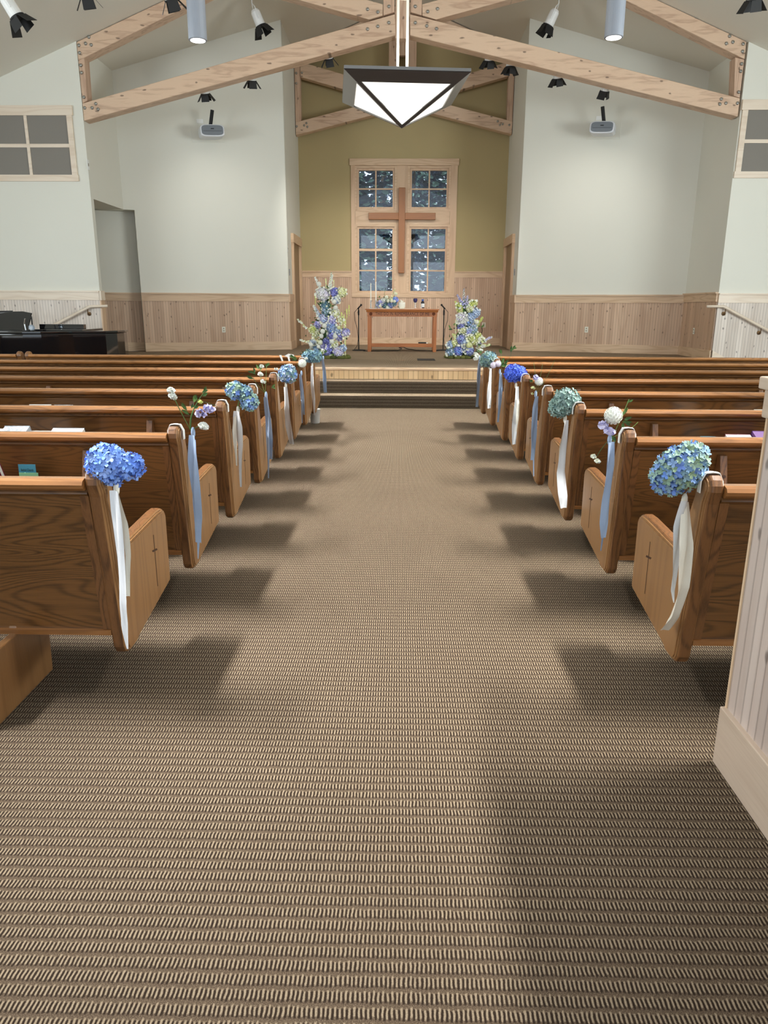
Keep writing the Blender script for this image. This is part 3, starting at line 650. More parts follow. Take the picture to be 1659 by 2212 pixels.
# things on the table
def tpos(u): return at(u, 660, Y=TY+.2).x
for u, hh, lab in ((801, 612, 'left'), (812, 609, 'right')):
    x = tpos(u); z0 = tz+.006; z1 = at(u, hh, Y=TY+.2).z; t = thing('candlestick', (x, TY+.2, z0), lab+' glass candlestick with a tall ivory taper on the table', 'candlestick', 'taper candlesticks')
    zz = at(u, 649, Y=TY+.2).z-z0
    MB().lathe([(0, 0), (.035, 0), (.032, .01), (.012, .02), (.018, .04), (.012, .055), (.02, .08), (.012, .1), (.016, zz-.01), (.018, zz), (0, zz)], (x, TY+.2, z0), 14).obj('holder', plain('clear_glass_'+lab, (.85, .87, .85), .08, trans=.5), t)
    MB().lathe([(0, zz-.005), (.012, zz-.005), (.009, z1-z0), (0, z1-z0+.004)], (x, TY+.2, z0), 10).obj('taper_candle', ivory, t)
x = tpos(868); t = thing('pitcher', (x, TY+.2, tz+.006), 'round cream pitcher with a small bird lid in the middle of the table', 'pitcher')
MB().lathe([(0, 0), (.05, 0), (.065, .03), (.07, .075), (.068, .125), (.06, .125), (0, .12)], (x, TY+.2, tz+.006), 24).obj('bowl', ivory, t, smooth=True)
MB().ball((x-.005, TY+.2, tz+.145), .02, 8, (1.2, .8, 1)).ball((x-.02, TY+.2, tz+.17), .012, 6).tube([(x+.015, TY+.2, tz+.14), (x+.04, TY+.2, tz+.16)], [.01, .003], 6).obj('bird_lid', ivory, t, smooth=True)
x = tpos(897); t = thing('blue_goblet', (x, TY+.2, tz+.006), 'cobalt blue goblet with a twisted white stem on the table', 'goblet')
navy = plain('cobalt_glaze', srgb(38, 36, 92), .15, coat=.5)
MB().lathe([(0, .115), (.025, .12), (.042, .15), (.044, .185), (.036, .20), (.03, .198), (0, .15)], (x, TY+.2, tz+.006), 20).obj('bowl', navy, t, smooth=True)
MB().lathe([(0, 0), (.034, 0), (.03, .012), (.012, .03), (.018, .055), (.010, .08), (.016, .1), (.02, .118), (0, .118)], (x, TY+.2, tz+.006), 14).obj('stem', plain('goblet_stem', srgb(220, 210, 200), .2), t, smooth=True)
x = tpos(913); t = thing('wine_bottle', (x, TY+.2, tz+.006), 'dark blue bottle with white label and blue cap on the table', 'bottle')
MB().lathe([(0, 0), (.036, 0), (.036, .11), (.03, .135), (.016, .15), (.015, .165), (0, .165)], (x, TY+.2, tz+.006), 20).obj('glass_body', plain('bottle_glass', srgb(18, 22, 40), .1, coat=.5), t, smooth=True)
MB().lathe([(0, .15), (.024, .15), (.024, .185), (0, .187)], (x, TY+.2, tz+.006), 16).obj('cap', plain('bottle_cap', srgb(60, 92, 170), .4), t)
MB().lathe([(.0362, .03), (.037, .03), (.037, .10), (.0362, .10)], (x, TY+.2, tz+.006), 20).obj('paper_label', white, t)
x0, x1 = tpos(894), tpos(922); t = thing('wooden_tray', ((x0+x1)/2, TY+.12, tz+.006), 'thin brown wooden board in front of goblet and bottle', 'tray')
MB().box(x0, x1, TY+.06, TY+.15, tz+.006, tz+.016).obj('board', tablew, t); MB().box(x0+.13, x1-.1, TY+.07, TY+.12, tz+.016, tz+.028).obj('folded_napkin', white, t)

# microphone stands
for u, s, lab in ((775, -1, 'left'), (957, 1, 'right')):
    b_ = at(u, 757, Z=ZS); t = thing('microphone_stand', b_, 'black microphone stand on a round base at the '+lab+' end of the communion table', 'microphone stand', 'microphone stands')
    x, y = b_.x, b_.y; zt = at(u, 668, Y=y).z
    MB().lathe([(0, 0), (.14, 0), (.14, .012), (.03, .025), (0, .025)], (x, y, ZS), 28).obj('base', black, t)
    MB().tube([(x, y, ZS+.02), (x, y, zt)], .011, 8).tube([(x, y, zt-.12), (x, y, zt-.02)], .018, 8).obj('pole', black, t)
    MB().tube([(x, y, zt), (x-s*.0, y-.02, zt+.02), (x-s*.035, y-.07, zt+.06)], .012, 8).obj('clip', black, t)
    MB().tube([(x+s*.02, y-.03, zt+.01), (x-s*.05, y-.09, zt+.075)], [.012, .014], 8).ball((x-s*.058, y-.1, zt+.085), .022, 8).obj('microphone', black, t)
    MB().tube([(x+s*.02, y-.03, zt+.01), (x+s*.085, y-.02, zt-.06), (x+s*.08, y, zt-.22), (x+s*.03, y+.01, zt-.4), (x+s*.012, y+.012, zt-.6), (x+s*.03, y+.02, ZS+.1), (x+s*.1, y+.05, ZS+.012)], .005, 6).obj('cable', black, t)
m = MB(); pts = [at(u, v, Z=ZS+.008) for u, v in ((785, 758), (820, 758), (860, 757), (868, 753), (862, 751), (870, 749), (878, 753), (900, 757), (940, 758), (952, 757))]
m.tube(pts, .008, 6); tag(m.obj('floor_cable', black), 'black cable looped on the stage carpet under the table', 'cable')
m = MB(); p = at(1040, 705, Y=AY-.04); m.tube([p, p+Vector((.02, -.03, -.1)), p+Vector((-.02, -.05, -.25)), p+Vector((-.08, -.06, -.45))], .006, 6)
tag(m.obj('power_cord', black), 'black cord hanging from the outlet behind the right flower pillar', 'cord')
p = at(912, 744, Y=17.6); t = thing('router_box', p, 'small dark box with white end behind the table stretcher', 'box')
MB().box(p.x-.09, p.x+.09, 17.55, 17.68, ZS, ZS+.1).obj('case', black, t); MB().box(p.x+.09, p.x+.13, 17.55, 17.68, ZS, ZS+.09).obj('white_end', white, t)
a_, b_ = at(902, 779, Z=ZS), at(938, 775, Z=ZS)
MB_ = MB().box(a_.x, b_.x, a_.y, b_.y, ZS, ZS+.003); tag(MB_.obj('floor_vent', black), 'narrow dark slot plate set in the stage carpet', 'vent')
p = at(867, 778, Z=ZS); tag(MB().box(p.x-.05, p.x+.06, p.y-.03, p.y, ZS, ZS+.002).obj('tape_mark', plain('tan_tape', srgb(176, 128, 98), .6)), 'short tan tape mark on the stage carpet', 'tape')

# ------------------------------------------------------------------ flowers
def vary(c, a): k = 1+random.uniform(-a, a); return tuple(min(1, max(0, x*k)) for x in c)
def pick(cols): a, b = random.choice(cols), random.choice(cols); t = random.random(); return tuple(x+(y-x)*t for x, y in zip(a, b))
BLUE = [srgb(124, 164, 238), srgb(148, 182, 244), srgb(108, 146, 230), srgb(162, 190, 246)]
VIV = [srgb(86, 118, 232), srgb(112, 144, 244), srgb(74, 100, 216)]
BLGR = [srgb(132, 168, 208), srgb(120, 152, 222), srgb(160, 188, 168), srgb(142, 176, 190), srgb(156, 182, 146)]
TEAL = [srgb(104, 140, 156), srgb(124, 160, 170), srgb(136, 164, 150), srgb(96, 128, 158)]
GRN = [srgb(126, 156, 146), srgb(146, 172, 160), srgb(160, 184, 178), srgb(118, 146, 142)]
WH = [srgb(246, 246, 238), srgb(236, 238, 226)]; PINKW = [srgb(242, 234, 242), srgb(226, 220, 240)]
LAV = [srgb(214, 208, 242), srgb(190, 184, 230), srgb(228, 222, 246)]; PER = [srgb(150, 152, 224), srgb(178, 178, 236), srgb(134, 138, 214)]
SOFTB = [srgb(192, 208, 236), srgb(212, 224, 242), srgb(166, 188, 222)]; YEL = [srgb(240, 240, 190), srgb(226, 230, 156), srgb(248, 248, 216)]
LIME = [srgb(214, 222, 124), srgb(228, 232, 156)]; LEAF = [srgb(78, 112, 60), srgb(104, 140, 76), srgb(62, 94, 52)]
MOSS = [srgb(92, 96, 44), srgb(112, 112, 54), srgb(66, 70, 32)]
def basis(n):
    n = n.normalized(); a = Vector((0, 0, 1)).cross(n)
    if a.length < .1: a = Vector((1, 0, 0))
    a.normalize(); return a, n.cross(a), n
def floret(mb, c, n, s, col, petals=4, cup=.25, tip=.95):
    a, b, n = basis(n); r = random.uniform(0, 2*pi)
    for k in range(petals):
        t = r+k*2*pi/petals; w = pi/petals*.98; mb.cc = vary(col, .12); P_ = []
        lift = random.uniform(-.1, .45)*s
        P_.append(c)
        for rr, th, z in ((.55, -w, cup*.4), (tip, -w*.42, cup+random.uniform(-.1, .15)), (tip*1.04, w*.05, cup*.8), (tip, w*.45, cup+random.uniform(-.1, .15)), (.55, w, cup*.4)):
            P_.append(c+(a*cos(t+th)+b*sin(t+th))*rr*s+n*(z*s+lift*rr))
        mb.add(P_, [(0, 1, 2, 3), (0, 3, 4, 5)])
def hyd(mb, c, R, cols, s=.013, sq=(1, 1, 1), dens=1.0, core=srgb(60, 84, 90)):
    c = Vector(c); mb.cc = tuple(x*.55 for x in cols[0]); mb.ball(c, R*.82, 6, sq)
    n = int(dens*5.2*(R/s)**2); n = max(26, min(n, 640)); ga = pi*(3-sqrt(5)); off = random.random()*9
    for i in range(n):
        z = 1-2*(i+.5)/n; r = sqrt(1-z*z); th = ga*i+off; d = Vector((r*cos(th)*sq[0], r*sin(th)*sq[1], z*sq[2]))
        nn = Vector((d.x/sq[0]**2, d.y/sq[1]**2, d.z/sq[2]**2))+Vector([random.uniform(-.35, .35) for _ in range(3)])
        floret(mb, c+d*R*random.uniform(.86, 1.03), nn, s*random.uniform(.85, 1.25), pick(cols))
def dahlia(mb, c, R, cols):
    c = Vector(c); mb.cc = cols[0]; mb.ball(c, R*.85, 7)
    n = 90; ga = pi*(3-sqrt(5))
    for i in range(n):
        z = 1-2*(i+.5)/n; r = sqrt(1-z*z); d = Vector((r*cos(ga*i), r*sin(ga*i), z)); a, b, nn = basis(d); s = R*.26; mb.cc = vary(pick(cols), .05)
        p = c+d*R*.88; mb.add([p-a*s*.6, p+b*s*.2+nn*s*.5-a*s*.5, p+b*s+nn*s*.55, p+b*s*.2+nn*s*.5+a*s*.5, p+a*s*.6, p-b*s*.6], [(0, 1, 2, 5), (2, 3, 4, 5)])
def sweetpea(mb, c, R, cols, d=None):
    c = Vector(c)
    for k in range(5):
        dd = Vector((random.uniform(-1, 1), random.uniform(-1, .3), random.uniform(-.6, 1))).normalized(); p = c+dd*R*.25
        a, b, nn = basis(dd); col = pick(cols); r_ = R*random.uniform(.6, .85); ring = []
        for i in range(10):
            t = 2*pi*i/10; ring.append(p+(a*cos(t)+b*sin(t)*.75)*r_+nn*(.22*r_*sin(3*t+k)+.15*r_))
        for i in range(10): mb.cc = vary(col, .06); mb.add([p, ring[i], ring[(i+1) % 10]], [(0, 1, 2)])
def leaf(mb, c, d, ln, col=None, w=.4):
    c = Vector(c); d = Vector(d).normalized(); side = d.cross(Vector((.3, 1, .2))).normalized(); n_ = d.cross(side); mb.cc = vary(col or random.choice(LEAF), .15)
    q = [c, c+d*ln*.35+side*ln*w*.5, c+d*ln*.7+side*ln*w*.4+n_*ln*.05, c+d*ln+n_*ln*.12, c+d*ln*.7-side*ln*w*.4+n_*ln*.05, c+d*ln*.35-side*ln*w*.5, c+d*ln*.5-n_*ln*.06]
    mb.add(q, [(0, 1, 6), (1, 2, 6), (2, 3, 6), (3, 4, 6), (4, 5, 6), (5, 0, 6)])
def ribbon(pts, ws, wd, rip=.006):
    """strip along pts with widths ws, width direction wd turning a little, soft ripples"""
    m = MB(); P_ = []; n = 22; pts = [Vector(p) for p in pts]
    def samp(arr, t): x = t*(len(arr)-1); i = min(int(x), len(arr)-2); f = x-i; f = f*f*(3-2*f)*.35+f*.65; return arr[i]*(1-f)+arr[i+1]*f
    ph = random.uniform(0, 6)
    for i in range(n+1):
        t = i/n; p = samp(pts, t); w = samp(ws, t); a = .16*sin(t*5+ph); d = Vector((wd[0]*cos(a)-wd[1]*sin(a), wd[0]*sin(a)+wd[1]*cos(a), 0)); nn = Vector((-d.y, d.x, 0))
        for j in range(5):
            s = j/4-.5; P_.append(p+d*w*s+nn*rip*sin(s*7+t*6+ph)*(w/.04))
    m.add(P_, [(i*5+j, i*5+j+1, (i+1)*5+j+1, (i+1)*5+j) for i in range(n) for j in range(4)]); return m

# ------------------------------------------------------------------ pews
PROF = [(.115, .19), (.10, .215), (.022, .80), (.004, .845), (.005, .866), (.016, .884), (.036, .895), (.056, .898), (.078, .894), (.096, .882), (.108, .864), (.112, .842), (.114, .82), (.198, .62), (.212, .596), (.235, .590),
        (.55, .606), (.61, .604), (.642, .592), (.656, .565), (.655, .285), (.645, .262), (.235, .192), (.215, .182), (.135, .18)]
def inset(P, d):
    out = []; n = len(P)
    for i in range(n):
        a, b, c = Vector(P[i-1]), Vector(P[i]), Vector(P[(i+1) % n]); e1 = (b-a).normalized(); e2 = (c-b).normalized()
        n1 = Vector((e1.y, -e1.x)); n2 = Vector((e2.y, -e2.x)); m = (n1+n2).normalized(); out.append(tuple(b+m*(d/max(.5, m.dot(n1)))))
    return out
def end_panel(x0, x1, outer, parent):
    e = MB().prism(PROF, 'x', x0 if outer > 0 else x0+.009, x1 if outer < 0 else x1-.009)
    xf = x0 if outer < 0 else x1; e2 = MB().prism(inset(PROF, .017), 'x', min(xf, xf-outer*.014), max(xf, xf-outer*.014))
    e2.prism(inset(PROF, .009), 'x', min(xf-outer*.0045, xf-outer*.014), max(xf-outer*.0045, xf-outer*.014))
    o = e.obj('end_panel', [oakE, oakT], parent, local=True, bevel=.011)
    e2.obj('raised_field', oakE, o, local=True, bevel=.0022)
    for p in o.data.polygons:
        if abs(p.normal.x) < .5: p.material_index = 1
    xo = x0 if outer < 0 else x1
    cx = .47; MB().box(xo+outer*.0008, xo-outer*.003, cx-.0022, cx+.0028, .31, .53).prism([(cx-.032, .474), (cx-.022, .464), (cx+.032, .456), (cx+.024, .466)], 'x', xo-outer*.003, xo+outer*.0010).obj('carved_cross', oakD, o, local=True)
    ORG[o.name] = Vector((0, 0, 0)); return o
def make_pew(X_in, X_out, label, Y):
    """X_in: outer aisle face, X_out: far end"""
    s = -1 if X_out < X_in else 1; t = thing('church_pew', (0, Y, 0), label, 'pew')
    th = .055; end_panel(min(X_in, X_in+s*th), max(X_in, X_in+s*th), -s, t); end_panel(min(X_out, X_out-s*th), max(X_out, X_out-s*th), s, t)
    a, b = sorted((X_in+s*th, X_out-s*th))
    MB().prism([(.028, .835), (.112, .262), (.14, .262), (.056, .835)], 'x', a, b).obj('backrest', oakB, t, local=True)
    MB().prism([(-.012, .838), (-.016, .85), (-.008, .862), (.01, .868), (.045, .866), (.066, .858), (.07, .842), (.06, .832), (.0, .828)], 'x', a, b).obj('top_rail', oakX, t, local=True, smooth=False)
    MB().prism([(.016, .812), (.024, .829), (.05, .829), (.05, .80), (.03, .80)], 'x', a, b).obj('rail_moulding', oakB, t, local=True)
    MB().prism([(.098, .262), (.096, .28), (.112, .284), (.15, .28), (.15, .262)], 'x', a, b).obj('bottom_moulding', oakX, t, local=True)
    MB().box(a, b, .125, .58, .405, .44).obj('seat', oakX, t, local=True, bevel=.008)
    for x in (a, b-.03): MB().prism([(.024, .812), (.103, .284), (.112, .284), (.032, .812)], 'x', x+(.0), x+.03).obj('end_batten', oakT, t, local=True)
    for x in (X_in+s*.42, (X_in+X_out)/2, X_out-s*.42):
        MB().prism([(-.12, 0), (.33, 0), (.345, .26), (.5, .405), (.14, .405), (.10, .262), (-.10, .262)], 'x', x-.016, x+.016).obj('support', oakE, t, local=True, bevel=.006)
    return t
def add_racks(t, xs, pairs):
    for x in xs:
        m = MB().prism([(.028, .79), (.0, .79), (-.055, .60), (-.055, .545), (.07, .545)], 'x', x-.016, x+.016)
        o = m.obj('rack_bracket', oakT, t, local=True, bevel=.003)
        for zz in (.70, .63): MB().lathe([(0, 0), (.0075, 0), (.0075, .004), (0, .004)], (x, -.055*(.79-zz)/.19-.0005, zz), 10, Matrix.Rotation(radians(75), 3, 'X')).obj('hole_disc', oakD, o, local=True)  # dark discs stand for the shaded holes in the bracket
    for a, b in pairs:
        MB().box(a, b, -.05, .06, .545, .557).box(a, b, -.058, -.048, .545, .61).obj('book_rack', oakB, t, local=True)
OL, OR = -.98, 1.0          # outer faces of the pew ends along the aisle
LY = [2.36+.907*i for i in range(8)]; RY = [2.335+.921*i for i in range(8)]
names = ['nearest', 'second', 'third', 'fourth', 'fifth', 'sixth', 'seventh', 'front']
def bx(u, row, left, v=None):
    Y = (LY if left else RY)[row]; return at(u, 900 if v is None else v, Y=Y-.03).x
Lbr = {1: [(182, 1000)], 2: [(319, 918)], 3: [(411, 866)], 4: [(100, 834), (482, 836)], 5: [(201, 809), (532, 813)], 6: [(87, 790), (329, 790)], 7: [(172, 776), (390, 776)]}
Rbr = {1: [(1567, 1010)], 2: [(1419, 927)], 3: [(1324, 875)], 4: [(1252, 842), (1648, 842)], 5: [(1202, 817), (1542, 817)], 6: [(1166, 797), (1417, 797)], 7: [(1131, 778), (1354, 779), (1577, 779)]}
pews = {}
for left in (True, False):
    for i in range(8):
        Y = (LY if left else RY)[i]; nm = ('left', 'right')[not left]
        lab = 'honey oak pew, %s %s of eight rows on the %s of the aisle' % (names[i], 'row' if i else 'and only bare-backed row', nm)
        if i == 0: lab = 'nearest oak pew on the %s of the aisle, its back bare of racks' % nm
        elif i == 7: lab = 'honey oak pew in the front row on the %s, closest to the stage steps' % nm
        else: lab = 'honey oak pew in the %s row from the camera on the %s of the aisle' % (names[i], nm)
        t = make_pew(OL if left else OR, -4.36 if left else 4.75, lab, Y); t['group'] = 'oak pews on the '+nm; pews[(left, i)] = t
        br = (Lbr if left else Rbr).get(i, []); xs = [bx(u, i, left, v) for u, v in br]
        if xs:
            xs.sort(key=abs); x = xs[0]; s = -1 if left else 1
            full = list(xs)
            while abs(full[-1])+1.45 < 4.3: full.append(full[-1]+s*1.4)
            pr = [tuple(sorted((full[k], full[k+1]))) for k in range(0, len(full)-1)] or [tuple(sorted((x, x+s*1.4)))]
            add_racks(t, full, pr)
t = make_pew(-4.40, -7.2, 'oak pew at far left in the front row, its end touching the next pew', LY[7]); t['group'] = 'oak pews on the left'

# books in the racks
def book(left, row, u0, u1, vt, mats, label, tilt=.05, cat='book', thick=.03, grp=None):
    Y = (LY if left else RY)[row]-.015; a, b = at(u0, vt, Y=Y), at(u1, vt, Y=Y); z1 = (a.z+b.z)/2+.014; z0 = .558
    x0, x1 = a.x, b.x
    t = thing('hymn_book' if cat == 'book' else cat.replace(' ', '_'), ((x0+x1)/2, Y-.01, z0), label, cat, grp)
    th = radians(24); sn, cn = sin(th), cos(th); tt = thick+.012; hh = (z1-z0-tt*sn)/cn; oy = Y+.012-tt*cn+.0
    def P(h, w): return (oy-h*sn+w*cn, z0+h*cn+w*sn)
    c = .0025; cv = MB()
    cv.prism([P(0, 0), P(hh, 0), P(hh, c), P(0, c)], 'x', x0, x1); cv.prism([P(0, tt-c), P(hh, tt-c), P(hh, tt), P(0, tt)], 'x', x0, x1); cv.prism([P(0, c), P(c, c), P(c, tt-c), P(0, tt-c)], 'x', x0, x1)
    cv.obj('cover', mats[0], t)
    MB().prism([P(c, c), P(hh-.002, c), P(hh-.002, tt-c), P(c, tt-c)], 'x', x0+.003, x1-.003).obj('pages', mats[1], t)
    return t
maroon = plain('maroon_cover', srgb(116, 20, 40), .5); paper = plain('book_pages', srgb(238, 234, 226), .7); purple = plain('purple_cover', srgb(102, 60, 122), .5)
tealc = plain('teal_card', srgb(64, 138, 160), .6); greenc = plain('green_card', srgb(126, 184, 142), .6); blk = plain('black_cover', srgb(26, 26, 30), .4)
patt = plain('patterned_cover', srgb(178, 184, 190), .6, nz=.3)
book(True, 1, -18, 18, 1001, (maroon, paper), 'maroon book with white page edges at the left frame edge', thick=.016)
book(True, 2, -6, 24, 927, (paper, paper), 'white book left of the grey marbled book in the third row rack')
book(True, 2, 24, 78, 921, (patt, patt), 'grey marbled book in the third row rack on the left', thick=.05)
book(True, 2, 74, 122, 932, (paper, paper), 'white book low between the marbled and black books', thick=.02)
book(True, 2, 126, 194, 925, (blk, paper), 'black covered book with bright page edges, third row on the left', thick=.045)
book(True, 3, 75, 122, 875, (paper, paper), 'white page edges above the rail, fourth row on the left', thick=.03)
book(True, 3, 128, 168, 876, (patt, paper), 'mauve grey book next to the white one, fourth row on the left', thick=.03)
book(False, 2, 1503, 1535, 944, (tealc, tealc), 'teal booklet in the right third row rack', thick=.02)
book(False, 2, 1555, 1610, 939, (maroon, paper), 'red book with white page edges beside the purple one on the right', thick=.035)
book(False, 2, 1611, 1660, 932, (purple, purple), 'purple book in the right third row rack at the frame edge', thick=.05)
book(False, 3, 1476, 1524, 886, (paper, paper), 'thin white booklet in the right fourth row rack', thick=.02)
book(False, 3, 1617, 1662, 886, (paper, paper), 'thin white booklet at the right edge, fourth row rack', thick=.02)
Yc = LY[1]-.03
for (u0, u1, vt, mt, lab, ycd, txt) in ((39, 76, 1003, tealc, 'blue card with dark heading standing in the second row rack', Yc, 1), (41, 82, 1021, greenc, 'pale green card in front of the blue card in the rack', Yc-.012, 0)):
    a, b = at(u0, vt, Y=ycd), at(u1, vt, Y=ycd); t = thing('pew_card', ((a.x+b.x)/2, ycd, .558), lab, 'card')
    MB().box(a.x, b.x, ycd-.001, ycd+.001, .558, a.z).obj('card', mt, t)
    if txt: text('heading', 'Bethel Church', (b.x-a.x)*.72, .012, .0005, blk, t, ((a.x+b.x)/2, ycd-.0012, a.z-.025))
    else: text('heading', '1 of 2', (b.x-a.x)*.12, .012, .0005, blk, t, ((a.x+b.x)/2, ycd-.0012, a.z-.02))
if 1:
    for o in list(COL.objects):
        if o.name.startswith('heading') and o.parent and 'green' in o.parent.get('label', ''): bpy.data.objects.remove(o)

# ------------------------------------------------------------------ aisle decorations
def decor(left, row, knot, tails, rmat, label, flowers, cat='flower decoration'):
    Y = (LY if left else RY)[row]; s = 1 if left else -1; Xp = (OL if left else OR)+s*.022
    kp = at(*knot, X=Xp); t = thing('pew_flower_marker', kp, label, cat, 'flower markers tied to the aisle pew ends')
    pxm = (kp.y*.9636+.15)/F      # metres per pixel here
    wd = (cos(radians(28)), -s*sin(radians(28)))
    for k, (pts, ws) in enumerate(tails):
        P_ = [at(u, v, X=Xp+s*(.024-.012*k)) for u, v in pts]
        P_ = [Vector((p.x, max(p.y, Y-.05), p.z)) for j, p in enumerate(P_)]
        ribbon(P_, [w*pxm*(1.5, 1.4, 1.25, 1.1, 1.15, 1, 1.1, 1)[row] for w in ws], wd).obj('ribbon_tail', creamLit if (rmat is cream and k == 0) else rmat, t, smooth=True)  # front tail of a cream ribbon painted whiter, as if lit
    MB().ball(kp+Vector((s*.01, -.005, -.004)), .0115, 6, (.9, 1, 2.3)).obj('ribbon_knot', rmat, t, smooth=True)
    # white band over the top of the pew end
    xa, xb = (OL-.057, OL+.004) if left else (OR-.004, OR+.057); z = .897
    xc = (xa+xb)/2; yb = Y+.05; w = .011; m = MB(); path = []
    inner = xa if left else xb; outer = xb if left else xa
    path = [(inner-s*.004, .80), (inner-s*.005, .875), (inner+s*.008, .901), (xc, .904), (outer-s*.008, .901), (outer+s*.005, .875), (outer+s*.005, .835)]
    vs = []
    for i, (x, zz) in enumerate(path): vs += [(x, yb-w, zz), (x, yb+w, zz)] 
    m.add(vs, [(2*i, 2*i+1, 2*i+3, 2*i+2) for i in range(6)]); m.obj('band', bandm, t, solid=.003)
    for fl in flowers:
        kind, u, v, r = fl[0], fl[1], fl[2], fl[3]; cols = fl[4] if len(fl) > 4 else None
        dx = fl[5] if len(fl) > 5 else .06
        c = at(u, v, X=Xp+s*dx*.5) if kind != 'far' else None
        # keep the bloom close to the pew end whatever its sideways reach
        Yc_ = kp.y-.005; c = at(u, v, Y=Yc_+(fl[6] if len(fl) > 6 else 0)); pm = (Yc_*.9636+.15)/F; R = r*pm
        m = MB()
        if kind == 'hyd': hyd(m, c, R, cols, s=(fl[7] if len(fl) > 7 else max(.0135, 3.6*pm)), sq=(1, .9, .95)); m.obj('hydrangea_head', flo, t)
        elif kind == 'dah': dahlia(m, c, R, cols); m.obj('white_bloom', flo, t)
        elif kind == 'pea': sweetpea(m, c, R, cols); sweetpea(m, c+Vector((R*.5, 0, -R*.2)), R*.7, cols); m.obj('sweet_pea', flo, t)
        elif kind == 'leaf':
            for k in range(fl[7] if len(fl) > 7 else 3):
                a = fl[4]+random.uniform(-.7, .7); leaf(m, c+Vector((random.uniform(-.3, .3)*R, 0, random.uniform(-.3, .3)*R)), (cos(a), random.uniform(-.3, .3), sin(a)), R)
            m.obj('leaf_spray', leafm, t)
        elif kind == 'stem':
            e = at(fl[4][0], fl[4][1], Y=Yc_); md = (c+e)/2+Vector((fl[4][2]*pm if len(fl[4]) > 2 else 0, -.01, 0)); m.cc = random.choice(LEAF)
            pts = [c*(1-q)**2+md*2*q*(1-q)+e*q*q for q in [i/8 for i in range(9)]]
            m.tube(pts, r*.001, 5); m.obj('stem', leafm, t)
    return t
V = 'hyd'
decor(True, 0, (246, 1052), [([(247, 1060), (252, 1120), (258, 1200), (264, 1300), (270, 1350), (276, 1402)], [14, 17, 17, 18, 17, 3]), ([(250, 1062), (267, 1130), (274, 1200), (277, 1288)], [12, 16, 15, 11])], cream,
      'bright blue hydrangea pair with cream ribbon on the nearest left pew end',
      [(V, 230, 1000, 43, BLUE), (V, 279, 1006, 30, BLUE), (V, 243, 1025, 24, BLUE), ('stem', 246, 1050, 2.5, (240, 1015))])
decor(True, 1, (413, 932), [([(415, 940), (417, 1000), (421, 1060), (427, 1120), (430, 1172)], [10, 17, 19, 21, 13]), ([(420, 950), (423, 1080), (427, 1150), (428, 1207)], [6, 10, 10, 2])], blueR,
      'white and lavender sweet peas with blue ribbon on the second left pew end',
      [('pea', 368, 843, 11, WH), ('pea', 372, 856, 11, WH), ('stem', 412, 930, 2, (374, 855)), ('pea', 432, 893, 16, LAV), ('pea', 450, 883, 16, LAV), ('pea', 438, 920, 13, WH), ('leaf', 408, 892, 20, 2.2), ('leaf', 424, 872, 16, 1.2), ('leaf', 440, 852, 16, 1.0),
       ('stem', 412, 930, 2, (428, 868, -14)), ('stem', 413, 930, 2, (437, 915)), ('stem', 413, 930, 2, (443, 845, -20)), ('stem', 440, 868, 1, (470, 880, 12)), ('leaf', 416, 880, 14, .4), ('pea', 432, 868, 7, LIME)])
decor(True, 2, (511, 884), [([(511, 888), (513, 920), (517, 960), (519, 1000), (521, 1052)], [10, 18, 14, 9, 4]), ([(508, 890), (507, 930), (508, 965), (511, 1006)], [6, 8, 6, 4])], cream,
      'two blue green hydrangea heads with cream ribbon on the third left pew end',
      [(V, 508, 844, 20, BLGR), (V, 527, 848, 17, BLUE[:1]+TEAL), (V, 539, 868, 19, BLGR), ('stem', 512, 886, 3, (520, 850)), ('stem', 512, 886, 3, (534, 868))])
decor(True, 3, (572, 852), [([(574, 858), (579, 900), (583, 950), (586, 992)], [9, 12, 13, 10]), ([(575, 862), (578, 930), (579, 985), (580, 1033)], [5, 7, 6, 4])], blueR,
      'small white star flowers and green leaves with blue ribbon on the fourth left pew end',
      [('pea', 564, 791, 7, WH), ('pea', 562, 808, 7, WH), ('pea', 568, 824, 7, WH), ('leaf', 550, 806, 12, 2.4), ('leaf', 546, 818, 12, 2.8), ('leaf', 573, 792, 12, .8), ('leaf', 560, 798, 12, 1.4), ('leaf', 585, 836, 10, .2), ('stem', 573, 850, 1.6, (564, 792, -8)), ('stem', 573, 850, 1.6, (576, 788)), ('stem', 573, 850, 1.6, (546, 815, -4)), ('pea', 596, 797, 5, WH)])
decor(True, 4, (615, 832), [([(616, 836), (619, 880), (624, 920), (630, 959)], [8, 13, 13, 9]), ([(615, 836), (617, 870), (621, 910), (626, 950)], [6, 8, 7, 5])], cream,
      'single dusty blue hydrangea with cream ribbon on the fifth left pew end', [(V, 622, 808, 20, SOFTB+TEAL+BLUE[:1])])
decor(True, 5, (649, 805), [([(649, 808), (652, 840), (654, 870), (657, 896)], [6, 8, 8, 5]), ([(650, 808), (651, 850), (652, 890), (653, 914)], [4, 5, 5, 3])], blueR,
      'white ball flower and fern with blue ribbon on the sixth left pew end',
      [('dah', 653, 785, 9, WH), ('leaf', 640, 778, 10, 2.6, 0, 0, 6), ('leaf', 634, 772, 9, 2.8, 0, 0, 6), ('pea', 661, 774, 4, WH), ('stem', 650, 804, 2, (636, 772))])
decor(True, 6, (673, 787), [([(674, 790), (675, 830), (677, 860), (679, 897)], [5, 7, 7, 4]), ([(674, 790), (674, 820), (676, 850), (678, 880)], [3, 5, 5, 3])], cream,
      'dark teal hydrangea with cream ribbon on the seventh left pew end', [(V, 667, 770, 13, TEAL), (V, 682, 770, 13, TEAL)])
